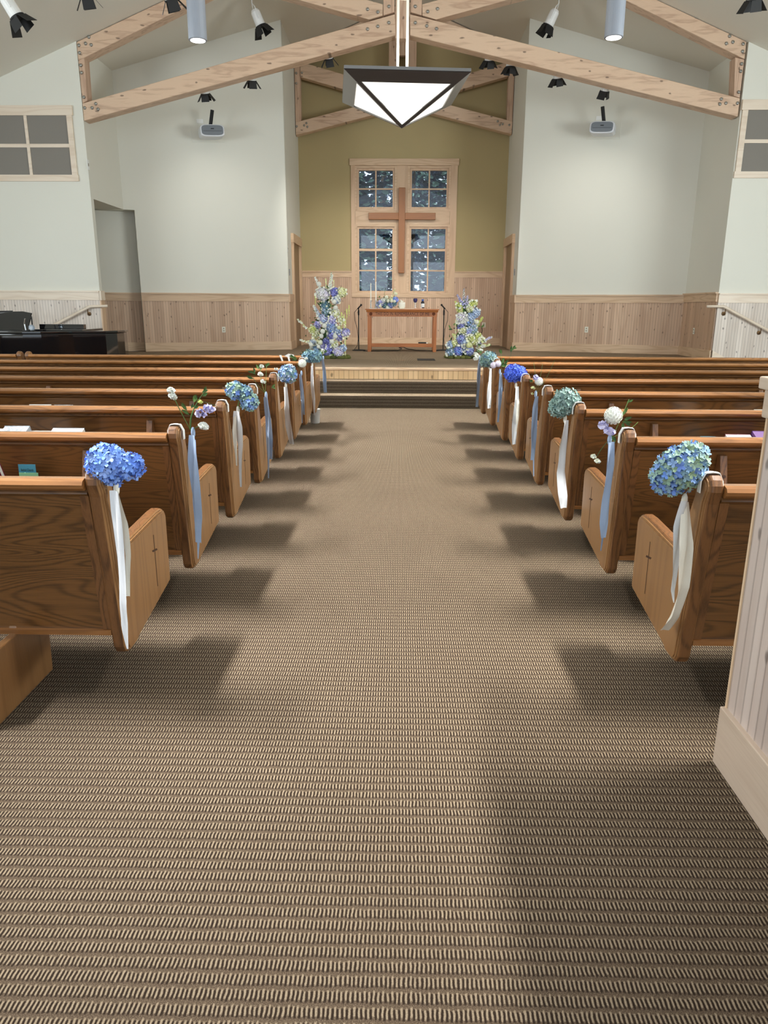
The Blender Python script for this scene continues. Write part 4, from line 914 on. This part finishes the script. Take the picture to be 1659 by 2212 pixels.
decor(True, 7, (697, 772), [([(697, 775), (700, 800), (702, 825), (704, 848)], [5, 8, 8, 7]), ([(696, 775), (698, 800), (699, 825), (701, 848)], [3, 4, 4, 3])], blueR,
      'white sprigs with blue ribbon on the front left pew end', [('pea', 697, 757, 5, WH), ('leaf', 695, 764, 9, 2), ('leaf', 699, 762, 8, 1.2)])
decor(False, 0, (1484, 1078), [([(1480, 1082), (1468, 1140), (1458, 1220), (1453, 1275), (1456, 1302)], [12, 20, 13, 11, 2]), ([(1482, 1085), (1484, 1180), (1473, 1270), (1458, 1330), (1441, 1360)], [12, 24, 25, 26, 23])], cream,
      'large blue and green hydrangea with cream ribbon on the nearest right pew end',
      [(V, 1474, 1010, 50, BLGR), (V, 1447, 1030, 40, BLUE[:1]+BLGR), (V, 1492, 990, 36, BLGR)])
decor(False, 1, (1321, 948), [([(1320, 955), (1317, 1010), (1311, 1070), (1306, 1130), (1303, 1162)], [12, 17, 17, 15, 8]), ([(1318, 960), (1309, 1060), (1304, 1150), (1298, 1190)], [6, 7, 5, 2])], blueR,
      'white dahlia, lavender sweet peas and twigs with blue ribbon on the second right pew end',
      [('dah', 1325, 898, 19, WH), ('pea', 1302, 918, 15, LAV), ('pea', 1315, 931, 14, LAV), ('leaf', 1348, 908, 18, .1), ('leaf', 1350, 915, 14, -1), ('leaf', 1323, 940, 16, -1.2), ('leaf', 1345, 895, 14, 1.2), ('stem', 1322, 945, 1.6, (1359, 862)), ('stem', 1322, 945, 1.4, (1378, 912, 12)), ('stem', 1322, 945, 1.6, (1290, 985, -8)), ('pea', 1281, 986, 8, YEL[2:]+WH), ('pea', 1290, 996, 8, YEL[2:]+WH), ('leaf', 1357, 870, 10, 1.2)])
decor(False, 2, (1224, 903), [([(1223, 908), (1217, 960), (1213, 1020), (1217, 1070), (1222, 1104)], [9, 16, 18, 17, 12]), ([(1222, 910), (1213, 960), (1211, 1010), (1213, 1052)], [6, 8, 8, 6])], cream,
      'round grey green hydrangea with cream ribbon on the third right pew end', [(V, 1223, 868, 29, GRN), (V, 1208, 880, 22, GRN)])
decor(False, 3, (1160, 850), [([(1160, 856), (1157, 880), (1152, 940), (1150, 994)], [8, 11, 14, 12]), ([(1158, 870), (1154, 940), (1153, 990), (1153, 1029)], [4, 5, 4, 2])], blueR,
      'lavender scabious and long twigs with blue ribbon on the fourth right pew end',
      [('pea', 1157, 816, 9, LAV), ('dah', 1164, 824, 9, WH+LAV[:1]), ('pea', 1151, 838, 6, YEL), ('pea', 1149, 850, 4, YEL), ('stem', 1160, 850, 1.2, (1198, 778, 4)), ('stem', 1160, 850, 1.2, (1172, 786)), ('stem', 1160, 850, 1.2, (1153, 783)), ('leaf', 1148, 828, 8, 2)])
decor(False, 4, (1117, 832), [([(1117, 835), (1115, 870), (1113, 915), (1110, 960)], [7, 11, 12, 7]), ([(1116, 836), (1119, 870), (1117, 905), (1114, 940)], [4, 6, 6, 4])], cream,
      'vivid blue hydrangea with white ribbon on the fifth right pew end', [(V, 1110, 806, 19, VIV), (V, 1121, 807, 16, VIV)])
decor(False, 5, (1082, 802), [([(1082, 805), (1081, 840), (1078, 880), (1076, 912)], [5, 8, 8, 6]), ([(1083, 805), (1084, 840), (1081, 870), (1079, 895)], [3, 5, 5, 3])], blueR,
      'broad green leaves and pale pink bloom with blue ribbon on the sixth right pew end',
      [('dah', 1066, 789, 7, PINKW), ('dah', 1076, 786, 7, PINKW), ('leaf', 1084, 788, 14, .6), ('leaf', 1086, 784, 14, 1.6), ('leaf', 1082, 764, 10, 1.6), ('leaf', 1102, 758, 11, 1.2), ('leaf', 1108, 754, 9, .4), ('stem', 1083, 800, 1.2, (1083, 760)), ('stem', 1083, 800, 1.2, (1105, 760, 6))])
decor(False, 6, (1059, 792), [([(1060, 796), (1058, 830), (1059, 860), (1062, 889)], [5, 8, 9, 7]), ([(1059, 796), (1057, 820), (1057, 850), (1059, 875)], [3, 4, 4, 3])], cream,
      'deep grey green hydrangea with cream ribbon on the seventh right pew end', [(V, 1056, 776, 17, GRN+TEAL), (V, 1048, 781, 11, GRN)])
decor(False, 7, (1038, 772), [([(1037, 775), (1034, 810), (1032, 845), (1031, 879)], [5, 8, 9, 8]), ([(1036, 775), (1032, 810), (1031, 840), (1029, 865)], [3, 4, 4, 3])], blueR,
      'white petals and dark leaves with blue ribbon on the front right pew end', [('pea', 1029, 768, 7, WH), ('pea', 1026, 775, 6, WH), ('leaf', 1038, 762, 9, 1.8), ('leaf', 1040, 766, 9, .6), ('pea', 1040, 756, 4, WH)])
# white ribbon over the rail of the seventh left pew
Y = LY[7]; m = MB(); t = thing('draped_ribbon', at(616, 768, Y=Y), 'white ribbon loop draped over the front left pew rail', 'ribbon')
for (a, b, c_, d) in ((603, 608, 610, 613), (620, 624, 624, 628)):
    p = [at(a, 767, Y=Y-.03), at(b, 767, Y=Y-.03), at(d, 783, Y=Y-.03), at(c_, 783, Y=Y-.03)]; m.add(p, [(0, 1, 2, 3)])
p = [at(614, 769, Y=Y-.02), at(623, 764, Y=Y-.02), at(634, 766, Y=Y-.01), at(637, 771, Y=Y-.01), at(622, 772, Y=Y-.02)]; m.add(p, [(0, 1, 2, 3, 4)])
m.obj('ribbon_loop', bandm, t, solid=.003)
# plastic tub behind the seventh left pew end
p = at(681, 914, Z=0); t = thing('plastic_tub', p, 'white translucent plastic tub on the carpet behind the left pew ends', 'tub')
MB().lathe([(0, 0), (.052, 0), (.058, .01), (.064, .17), (.068, .172), (.068, .178), (.061, .178), (.055, .012), (0, .01)], p, 28).obj('tub_wall', plain('tub_plastic', srgb(214, 208, 200), .4), t, smooth=True)

# ------------------------------------------------------------------ flower pillars
def spike(m, a, b, r, cols, n=40, s=.02):
    a, b = Vector(a), Vector(b); m.cc = LEAF[1]; m.tube([a, b], .005, 5)
    for i in range(n):
        t = i/n; th = i*2.4; rr = r*(1-.75*t); d = Vector((cos(th), sin(th), .3)); floret(m, a+(b-a)*t+d*rr*.7, d, s*(1-.5*t), pick(cols), 5)
def amar(m, a, ln, cols, r=.014, bend=0):
    a = Vector(a); n = max(6, int(ln/.018))
    for i in range(n):
        t = i/n; m.cc = vary(pick(cols), .1); m.ball((a.x+bend*t*t+random.uniform(-.003, .003), a.y, a.z-ln*t), r*(1-.5*t)*random.uniform(.8, 1.2), 3)
def sprig(m, a, b, cols, n=30, s=.014, spread=.05):
    a, b = Vector(a), Vector(b); m.cc = LEAF[1]; m.tube([a, b], .004, 4)
    for i in range(n):
        t = (i+1)/n; p = a+(b-a)*t+Vector([random.uniform(-1, 1) for _ in range(3)])*spread*(1.1-t); floret(m, p, Vector((random.uniform(-1, 1), -1, random.uniform(-.5, 1))), s*random.uniform(.7, 1.2), pick(cols), 5)
def pillar(cu, Yp, label, items, moss):
    base = at(cu, 774, Z=ZS); Yp = base.y; pm = (Yp*.9636+.3)/F
    t = thing('flower_pillar', (base.x, Yp, ZS), label, 'flower arrangement', 'floral pillars flanking the table')
    # moss base
    m = MB(); a, b = at(moss[0], 774, Z=ZS).x, at(moss[1], 774, Z=ZS).x
    for k in range(70):
        x = random.uniform(a+.05, b-.05); y = Yp+random.uniform(-.12, .22); m.cc = vary(pick(MOSS), .15); m.ball((x, y, ZS+.02), random.uniform(.03, .06), 4, (1.3, 1, .75))
    m.obj('moss_mound', leafm, t)
    zt = at(cu, items[0], Y=Yp).z; m = MB(); m.cc = LEAF[2]; m.tube([(base.x, Yp+.08, ZS), (base.x, Yp+.08, zt)], [.09, .05], 10); m.obj('mesh_core', leafm, t)
    m = MB()
    for k in range(260):
        q = random.random(); x = base.x+random.gauss(0, .12*(1.2-q)+.03); z = ZS+.05+(zt-ZS)*q; leaf(m, (x, Yp+random.uniform(-.08, .12), z), (random.uniform(-1, 1), random.uniform(-1, .2), random.uniform(-.3, 1)), random.uniform(.05, .1), random.choice(LEAF), .35)
    m.obj('foliage', leafm, t)
    m = MB(); hs = [it for it in items[1:] if it[0] == 'h']
    for k in range(150):
        it = random.choice(hs); c = at(it[1], it[2], Y=Yp-.08); R_ = it[3]*pm*1.1; a = random.uniform(0, 2*pi); p = c+Vector((R_*cos(a), -random.uniform(0, .05), R_*sin(a))); floret(m, p, Vector((cos(a)*.5, -1, sin(a)*.5)), random.uniform(.014, .026), pick(WH+YEL[2:]), 5)
    m.obj('filler_blossom', flo, t)
    for it in items[1:]:
        k, u, v, r, cols = it[:5]; dy = it[5] if len(it) > 5 else 0; c = at(u, v, Y=Yp-.05+dy); m = MB()
        if k == 'h': hyd(m, c, r*pm, cols, s=.021, sq=(1, .9, 1)); m.obj('hydrangea_head', flo, t)
        elif k == 'd': dahlia(m, c, r*pm, cols); m.obj('ball_bloom', flo, t)
        elif k == 's': spike(m, c, at(it[6], it[7], Y=Yp-.05), r*pm, cols); m.obj('delphinium_spike', flo, t)
        elif k == 'a': amar(m, c, r*pm, cols, bend=(it[6] if len(it) > 6 else 0)*pm); m.obj('hanging_amaranth', flo, t)
        elif k == 'g': sprig(m, c, at(it[6], it[7], Y=Yp-.05), cols, n=34, s=.02, spread=r*pm); m.obj('blossom_sprig', flo, t)
        elif k == 'p': sweetpea(m, c, r*pm, cols); sweetpea(m, c+Vector((.02, -.02, .01)), r*pm*.8, cols); m.obj('loose_bloom', flo, t)
    return t
pillar(707, 13.5, 'tall left flower pillar of white, blue and yellow blooms on a moss base', [625,
    ('h', 697, 636, 13, WH+PINKW), ('h', 723, 631, 9, PER), ('h', 738, 632, 10, YEL), ('s', 712, 628, 5, YEL[2:]+WH, 0, 716, 588), ('h', 703, 660, 9, TEAL), ('h', 727, 648, 8, SOFTB+WH), ('h', 704, 672, 9, TEAL+SOFTB), ('s', 694, 690, 5, SOFTB, 0, 680, 662),
    ('h', 700, 688, 9, SOFTB+LAV), ('h', 716, 690, 8, LAV), ('h', 718, 697, 8, PER+LAV), ('h', 724, 676, 9, YEL+WH), ('h', 736, 690, 6, YEL), ('h', 716, 708, 11, SOFTB+BLUE[:1]), ('h', 728, 714, 8, SOFTB), ('h', 686, 702, 7, PER+LAV), ('h', 716, 725, 8, PER), ('h', 733, 728, 8, LAV+PER), ('h', 747, 718, 8, LAV+PER),
    ('h', 706, 741, 10, PER), ('h', 708, 756, 11, PER), ('h', 730, 760, 11, PINKW+LAV), ('h', 741, 752, 7, SOFTB), ('h', 697, 748, 7, LAV), ('h', 722, 745, 8, YEL+WH), ('h', 684, 752, 7, SOFTB+TEAL), ('h', 676, 740, 7, WH+SOFTB), ('h', 682, 722, 7, YEL), ('h', 676, 712, 7, YEL+LIME),
    ('d', 689, 614, 5, WH, -.05), ('d', 722, 652, 5, WH, -.1), ('d', 725, 665, 5, WH, -.1), ('d', 701, 704, 5.2, WH, -.13), ('d', 697, 716, 5.2, WH, -.13), ('d', 694, 726, 4.8, WH, -.13), ('d', 724, 727, 5, WH, -.15), ('d', 717, 738, 5, WH, -.15), ('d', 692, 740, 5, WH+YEL, -.15), ('d', 688, 749, 4, WH, -.15), ('d', 697, 760, 5, WH, -.16), ('d', 672, 745, 4.5, WH, -.1), ('d', 732, 708, 4, YEL, -.13), ('p', 683, 627, 4, WH), ('p', 671, 752, 4, WH), ('p', 674, 764, 4, WH),
    ('g', 690, 735, 5, WH+YEL, 0, 643, 690), ('g', 690, 742, 4, WH+YEL, 0, 649, 735), ('g', 688, 712, 4, YEL+WH, 0, 671, 702), ('g', 700, 640, 3, WH, 0, 681, 600), ('g', 690, 690, 4, WH, 0, 677, 660), ('g', 735, 700, 4, WH+YEL, 0, 737, 684), ('g', 712, 628, 3, WH, 0, 718, 594),
    ('a', 704, 603, 24, LIME+YEL), ('a', 721, 606, 18, YEL), ('a', 681, 636, 24, LIME), ('a', 695, 650, 26, LIME), ('a', 711, 640, 30, LIME+YEL), ('a', 714, 658, 26, YEL), ('a', 754, 660, 22, LIME), ('a', 749, 668, 22, LIME), ('a', 743, 680, 40, YEL), ('a', 746, 690, 80, YEL+LIME), ('a', 745, 720, 55, YEL), ('a', 681, 718, 24, LIME), ('a', 706, 712, 24, YEL), ('a', 738, 676, 45, LIME)], (652, 757))
pillar(1003, 13.5, 'shorter right flower pillar of pale blue hydrangeas and lime blooms on moss', [655,
    ('s', 1002, 668, 5, LAV+WH, 0, 1002, 623), ('s', 1000, 660, 5, LAV+PER, 0, 987, 636), ('s', 1008, 664, 5, LAV, 0, 1010, 638), ('h', 1020, 656, 6, LIME), ('h', 1026, 655, 5, YEL+LIME), ('h', 990, 660, 5, LIME), ('h', 1015, 668, 7, YEL), ('h', 1028, 676, 9, SOFTB), ('h', 1018, 684, 9, SOFTB), ('h', 998, 688, 12, PINKW+WH), ('h', 1014, 697, 7, SOFTB+BLUE[:1]),
    ('h', 1022, 701, 8, SOFTB), ('h', 996, 705, 7, PER), ('h', 1000, 713, 8, YEL), ('h', 1022, 712, 9, SOFTB+GRN), ('h', 1013, 715, 8, SOFTB+PER), ('h', 997, 733, 10, PER+SOFTB), ('h', 1003, 741, 9, SOFTB), ('h', 972, 744, 7, SOFTB), ('h', 982, 742, 7, YEL+LIME), ('h', 1018, 730, 8, LIME+YEL), ('h', 1032, 726, 7, LIME), ('h', 1026, 738, 7, YEL),
    ('h', 973, 760, 9, SOFTB+TEAL), ('h', 990, 758, 10, BLUE+PER), ('h', 1004, 752, 7, SOFTB+TEAL), ('h', 1014, 758, 9, SOFTB+PER), ('h', 1012, 746, 8, YEL), ('h', 1040, 735, 6, YEL+WH), ('d', 1030, 696, 5, WH+YEL, -.1), ('d', 1013, 746, 6, YEL, -.12), ('p', 1035, 756, 5, WH, -.1), ('p', 1026, 765, 6, WH, -.12), ('p', 1030, 772, 6, WH, -.14), ('p', 1042, 748, 5, WH, -.1),
    ('g', 1030, 745, 4, LAV+WH, 0, 1062, 728), ('g', 1030, 750, 4, WH+YEL, 0, 1058, 745), ('g', 1030, 705, 3, LIME, 0, 1042, 686), ('g', 992, 672, 3, LIME, 0, 984, 652), ('g', 985, 730, 3, YEL, 0, 978, 722),
    ('a', 997, 654, 28, YEL), ('a', 985, 690, 40, WH+YEL), ('a', 1006, 708, 24, LIME), ('a', 982, 722, 26, LIME), ('a', 999, 664, 20, LIME)], (962, 1036))
# table arrangement
tp = (tpos(838), TY+.22, tz+.006); t = thing('table_flowers', tp, 'low arrangement of blue hydrangea and white blooms on the table', 'flower arrangement')
MB().lathe([(0, 0), (.06, 0), (.07, .05), (.06, .06), (0, .06)], tp, 16).obj('dish', ivory, t)
pm = (15.6*.9636)/F
for k, u, v, r, cols in (('h', 824, 655, 7, WH+LAV+PER), ('h', 818, 658, 6, LAV+TEAL), ('h', 828, 650, 6, WH), ('h', 831, 660, 6, TEAL), ('h', 842, 659, 7, PER+TEAL), ('h', 854, 648, 6, PER+BLUE), ('h', 851, 655, 6, TEAL), ('h', 846, 648, 5, YEL+WH), ('h', 837, 652, 6, GRN)):
    m = MB(); hyd(m, at(u, v, Y=TY+.2), r*pm, cols, s=.018); m.obj('hydrangea_head', flo, t)
for u, v, r in ((835, 642, 4), (846, 650, 4), (855, 635, 4), (838, 650, 3.5), (852, 651, 3), (821, 661, 3)): m = MB(); dahlia(m, at(u, v, Y=TY+.12), r*pm, WH+YEL); m.obj('white_bloom', flo, t)
m = MB(); sprig(m, at(842, 652, Y=TY+.2), at(853, 625, Y=TY+.2), WH+YEL, 16, .014, .03); m.obj('blossom_sprig', flo, t)
m = MB(); m.cc = LEAF[0]; m.tube([at(836, 652, Y=TY+.2), at(830, 636, Y=TY+.2), at(833, 622, Y=TY+.2)], .004, 5)
for k in range(26): leaf(m, at(random.uniform(816, 858), random.uniform(640, 664), Y=TY+.25), (random.uniform(-1, 1), -.3, random.uniform(-.2, 1)), .06)
m.obj('foliage', leafm, t)

# ------------------------------------------------------------------ grand piano (treble side to the camera, tail to the right)
PYo = 11.15; t = thing('grand_piano', (-5.6, 11.9, 0), 'black lacquered grand piano left of the stage, partly hidden by pews', 'piano')
xt = at(252, 713, Y=11.7).x; L0 = xt-2.2
def outline(ins=0):
    pts = [(L0+ins, 11.15+ins), (L0+1.0, 11.15+ins), (L0+1.25, 11.2+ins), (L0+1.45, 11.32+ins), (L0+1.62, 11.45+ins), (L0+1.85, 11.53+ins), (L0+2.05-ins, 11.62+ins), (L0+2.17-ins, 11.78+ins*.5), (L0+2.2-ins, 12.0), (L0+2.17-ins, 12.22), (L0+2.08-ins, 12.42-ins*.5), (L0+1.9, 12.5-ins), (L0+ins, 12.5-ins)]
    return pts
zl = at(150, 716, Y=11.3).z
MB().prism(outline(), 'z', .60, zl-.035).obj('case', piano_b, t, bevel=.01)
lid = [(x-.9 if x > 1e9 else x, y) for x, y in outline(-.015)]
MB().prism(lid, 'z', zl-.03, zl).obj('lid', piano_b, t, bevel=.005)
zf = zl; xa = at(72, 706, Y=11.7).x; xb = at(169, 706, Y=11.7).x; xc = at(183, 710, Y=11.7).x
MB().box(xa-.1, xc, 11.6, 12.42, zf, zf+.02).obj('folded_lid', piano_b, t, bevel=.004)
MB().box(xa, xb, 11.9, 12.0, zf+.02, zf+.09).obj('lid_prop_board', piano_b, t, bevel=.004)
dx = at(30, 700, Y=11.5).x
m = MB(); m.prism([(dx-.35, zf+.0), (dx+.14, zf+.0), (dx+.235, zf+.26), (dx+.1, zf+.285), (dx-.1, zf+.28), (dx-.35, zf+.25)], 'y', 11.62, 11.64); m.obj('music_desk', piano_b, t, bevel=.004)
for x, y in ((L0+.25, 11.35), (L0+.25, 12.3), (L0+1.85, 12.0)):
    MB().lathe([(0, 0), (.03, 0), (.035, .06), (.045, .1), (.06, .5), (.07, .6), (0, .6)], (x, y, 0), 14).obj('leg', piano_b, t)
MB().box(L0-.28, L0, 11.25, 12.42, .62, .7).obj('key_bed', piano_b, t); MB().box(L0-.2, L0-.02, 11.3, 12.38, .7, .722).obj('keyboard', ivory, t)
MB().tube([(L0+.5, 11.85, 0.12), (L0+.5, 11.85, .6)], .02, 8).box(L0+.42, L0+.58, 11.7, 12.0, .1, .14).obj('pedal_lyre', piano_b, t)
p = at(14, 684, Y=11.9); t = thing('music_stand', (p.x-.1, 12.9, 0), 'black tilted music stand behind the piano at the left edge', 'music stand')
q = [at(-40, 672, Y=12.9), at(28, 671, Y=12.9), at(22, 683, Y=12.9), at(-46, 685, Y=12.9)]
m = MB(); m.add([tuple(x) for x in q], [(0, 1, 2, 3)]); m.obj('desk', black, t, solid=.01)
MB().tube([(p.x-.1, 12.92, .02), (p.x-.1, 12.92, q[2].z)], .012, 8).obj('pole', black, t)
m = MB()
for k in range(3): m.tube([(p.x-.1, 12.92, .15), (p.x-.1+.25*cos(k*2.1), 12.92+.25*sin(k*2.1), .01)], .008, 6)
m.obj('tripod', black, t)
p = at(56, 714, Y=11.4); t = thing('piano_microphone', (p.x, 11.4, zf+.001), 'silver gooseneck microphone standing on the piano lid', 'microphone')
MB().lathe([(0, 0), (.05, 0), (.05, .01), (0, .012)], (p.x, 11.4, zf+.001), 16).obj('foot', black, t)
MB().tube([(p.x, 11.4, zf), (p.x-.01, 11.4, zf+.1), (p.x+.01, 11.4, zf+.18)], .011, 8).obj('neck', plain('chrome', (.8, .8, .8), .15, metal=1), t)
p = at(66, 711, Y=11.4); t = thing('glass_globe', (p.x+.02, 11.4, zf+.001), 'small clear glass globe on the piano lid', 'globe')
MB().ball((p.x+.02, 11.4, zf+.05), .045, 10).obj('globe', plain('globe_glass', (.75, .85, .95), .05, trans=.7), t, smooth=True)
MB().lathe([(0, 0), (.03, 0), (.025, .012), (0, .012)], (p.x+.02, 11.4, zf), 14).obj('ring_foot', black, t)

# ------------------------------------------------------------------ near half wall at the right
hx = 1.05; y1 = 2.11
def lwall(nm, mb, mat, bev=0):
    o = mb.obj(nm, mat, local=True, bevel=bev); o.location = (hx, y1, 0); o.rotation_euler.z = -pi/2; return tag(o, kind='structure')
# local x runs from the far end towards the camera, local +y away from the aisle
lwall('wall_near_right', MB().box(0, 3.6, .02, .14, 0, 1.20), wallp)
lwall('trim_beadboard_near', MB().box(-.002, 3.6, 0, .02, .2, 1.12), beadN)
pn = wood('near_base_pine', srgb(206, 186, 166), srgb(178, 154, 132), 'x', .45, .15, contrast=.9, ring=12)
lwall('baseboard_near_right', MB().box(-.015, 3.6, -.018, .02, 0, .2), pn, .003)
lwall('trim_near_cap', MB().box(-.03, 3.6, -.03, .17, 1.20, 1.235).box(-.02, 3.6, -.015, .02, 1.12, 1.20), pn, .005)
lwall('trim_near_corner', MB().box(-.012, -.002, -.004, .15, .2, 1.12), wood('near_corner_pine', srgb(226, 196, 160), srgb(200, 164, 124), 'z', .45, .15, contrast=.6))

# ------------------------------------------------------------------ outside: trees beyond the altar windows
VEIL_LEAF = [srgb(44, 70, 96), srgb(66, 100, 116), srgb(34, 52, 80), srgb(40, 62, 88), srgb(150, 190, 178)]  # bluish veil of the window panes painted into the leaf colours
def tree(x, y, h, r, label, seed, cols):
    random.seed(seed); t = thing('conifer_tree', (x, y, -.3), label, 'tree', 'conifers beyond the altar windows')
    MB().tube([(x, y, -.3), (x+.05, y, h*.5), (x, y, h)], [.16, .11, .02], 8).obj('trunk', plain('bark_%d' % seed, srgb(70, 58, 50), .9), t)
    m = MB()
    for k in range(5200):
        q = random.random()**.8; z = .2+h*q; rr = r*(1.05-q)*sqrt(random.random())+.05; a = random.uniform(0, 2*pi)
        p = Vector((x+rr*cos(a), y+rr*sin(a), z-rr*.25)); d = Vector((cos(a), sin(a), random.uniform(-.5, .2))); leaf(m, p, d, random.uniform(.16, .34), random.choice(cols), random.uniform(.25, .45))
    m.obj('needle_foliage', leafm, t)
for i, (x, y, h, r) in enumerate(((-1.9, 21.6, 7.5, 1.9), (.3, 23.4, 9, 2.4), (2.3, 21.9, 7, 1.9), (-4.2, 24.5, 9, 2.6), (4.8, 24.8, 9, 2.6), (-.6, 27.0, 11, 3.0), (1.9, 28, 11, 3.0))):
    tree(x, y, h, r, 'dark conifer seen through the altar windows, '+['near the left panes', 'behind the cross', 'near the right panes', 'far to the left', 'far to the right', 'farther back left of centre', 'farther back right of centre'][i], 40+i, VEIL_LEAF)
struct('ground_outside', box(-14, 14, 18.7, 40, -.4, -.3), plain('forest_ground', srgb(70, 72, 52), .9, nz=.3))

# ------------------------------------------------------------------ light
W_ = bpy.data.worlds.new('world'); S.world = W_; W_.use_nodes = True
bg = W_.node_tree.nodes['Background']; bg.inputs[0].default_value = (.80, .90, 1.0, 1); bg.inputs[1].default_value = 1.5
def area(name, loc, aim, sx, sy, power, col=(1, 1, 1), spread=180):
    l = bpy.data.lights.new(name, 'AREA'); l.shape = 'RECTANGLE'; l.size = sx; l.size_y = sy; l.energy = power; l.color = col; l.spread = radians(spread)
    o = bpy.data.objects.new(name, l); COL.objects.link(o); o.location = loc; d = Vector(aim)-Vector(loc); o.rotation_euler = d.to_track_quat('-Z', 'Y').to_euler(); return o
def spotl(name, loc, aim, power, ang, col=(1, .975, .92), blend=.6, r=.05):
    l = bpy.data.lights.new(name, 'SPOT'); l.energy = power; l.spot_size = radians(ang); l.spot_blend = blend; l.color = col; l.shadow_soft_size = r
    o = bpy.data.objects.new(name, l); COL.objects.link(o); o.location = loc; d = Vector(aim)-Vector(loc); o.rotation_euler = d.to_track_quat('-Z', 'Y').to_euler(); return o
# unseen strip lamps added under the ceiling to throw the pew shadows sideways
area('pew_shadow_strip_left', (-3.7, 6.2, 5.75), (-.75, 6.2, 0), 10.2, .35, 175, (.98, .99, 1), 32)
area('pew_shadow_strip_right', (3.8, 6.2, 5.75), (.85, 6.2, 0), 10.2, .35, 158, (1, .985, .95), 32)
area('side_fill_left', (-8.9, 7.0, 2.6), (0, 8.5, 2.2), 9, 2.2, 820, (.86, .95, 1))  # unseen fill panels added inside the solid side walls to brighten the nave
area('side_fill_right', (8.9, 7.0, 2.6), (0, 8.5, 2.2), 9, 2.2, 1250, (.88, .97, 1))
for xa, xb in ((-2.1, -.65), (.75, 2.46)):
    for za, zb in ((2.27, 3.77), (4.5, 5.14)): area('rear_window', ((xa+xb)/2, -6, (za+zb)/2), ((xa+xb)/2, 10, (za+zb)/2), xb-xa, zb-za, 9*(xb-xa)*(zb-za), (.72, .85, 1))
pl = bpy.data.lights.new('lantern_bulb', 'POINT'); pl.energy = 22; pl.color = (1, .94, .84); pl.shadow_soft_size = .15
po = bpy.data.objects.new('lantern_bulb', pl); COL.objects.link(po); po.location = (PX, PY, PZ+.3)
for i, c in enumerate(spots):
    tgt = ((-3.6, 15.6, 2.2), (-3.0, 15.8, 2.5), (-1.0, 18.0, 1.6), (.6, 18.0, 1.6), (.6, 14.6, .5), (3.2, 15.8, 2.4), (3.8, 15.6, 2.4))[i]
    spotl('spot_beam', Vector(c)+Vector((0, .05, -.2)), tgt, (30, 16, 420, 360, 110, 30, 40)[i], (100, 100, 62, 62, 70, 100, 100)[i], blend=1.0)
spotl('spot_beam', (-2.75, 14.4, 6.0), (-.6, 14.6, .5), 300, 56, blend=1.0); spotl('spot_beam', (2.95, 14.4, 6.0), (1.0, 15.0, .5), 320, 56, blend=1.0)
for x in (-2.19, 2.25): spotl('cylinder_beam', (x, 9.0, 4.14), (x, 9.2, 0), 60, 80)
sun = bpy.data.lights.new('sun', 'SUN'); sun.energy = 3.2; sun.angle = radians(1); sun.color = (1, .97, .9)
so = bpy.data.objects.new('sun', sun); COL.objects.link(so); so.rotation_euler = Vector((.72, .12, -.68)).to_track_quat('-Z', 'Y').to_euler()

S.view_settings.view_transform = 'Standard'; S.view_settings.look = 'None'; S.view_settings.exposure = 0.0; S.view_settings.gamma = 1
S.view_settings.use_curve_mapping = False
S.cycles.max_bounces = 8; S.cycles.diffuse_bounces = 4; S.cycles.glossy_bounces = 3; S.cycles.transmission_bounces = 6
S.cycles.sample_clamp_indirect = 6; S.cycles.use_denoising = True
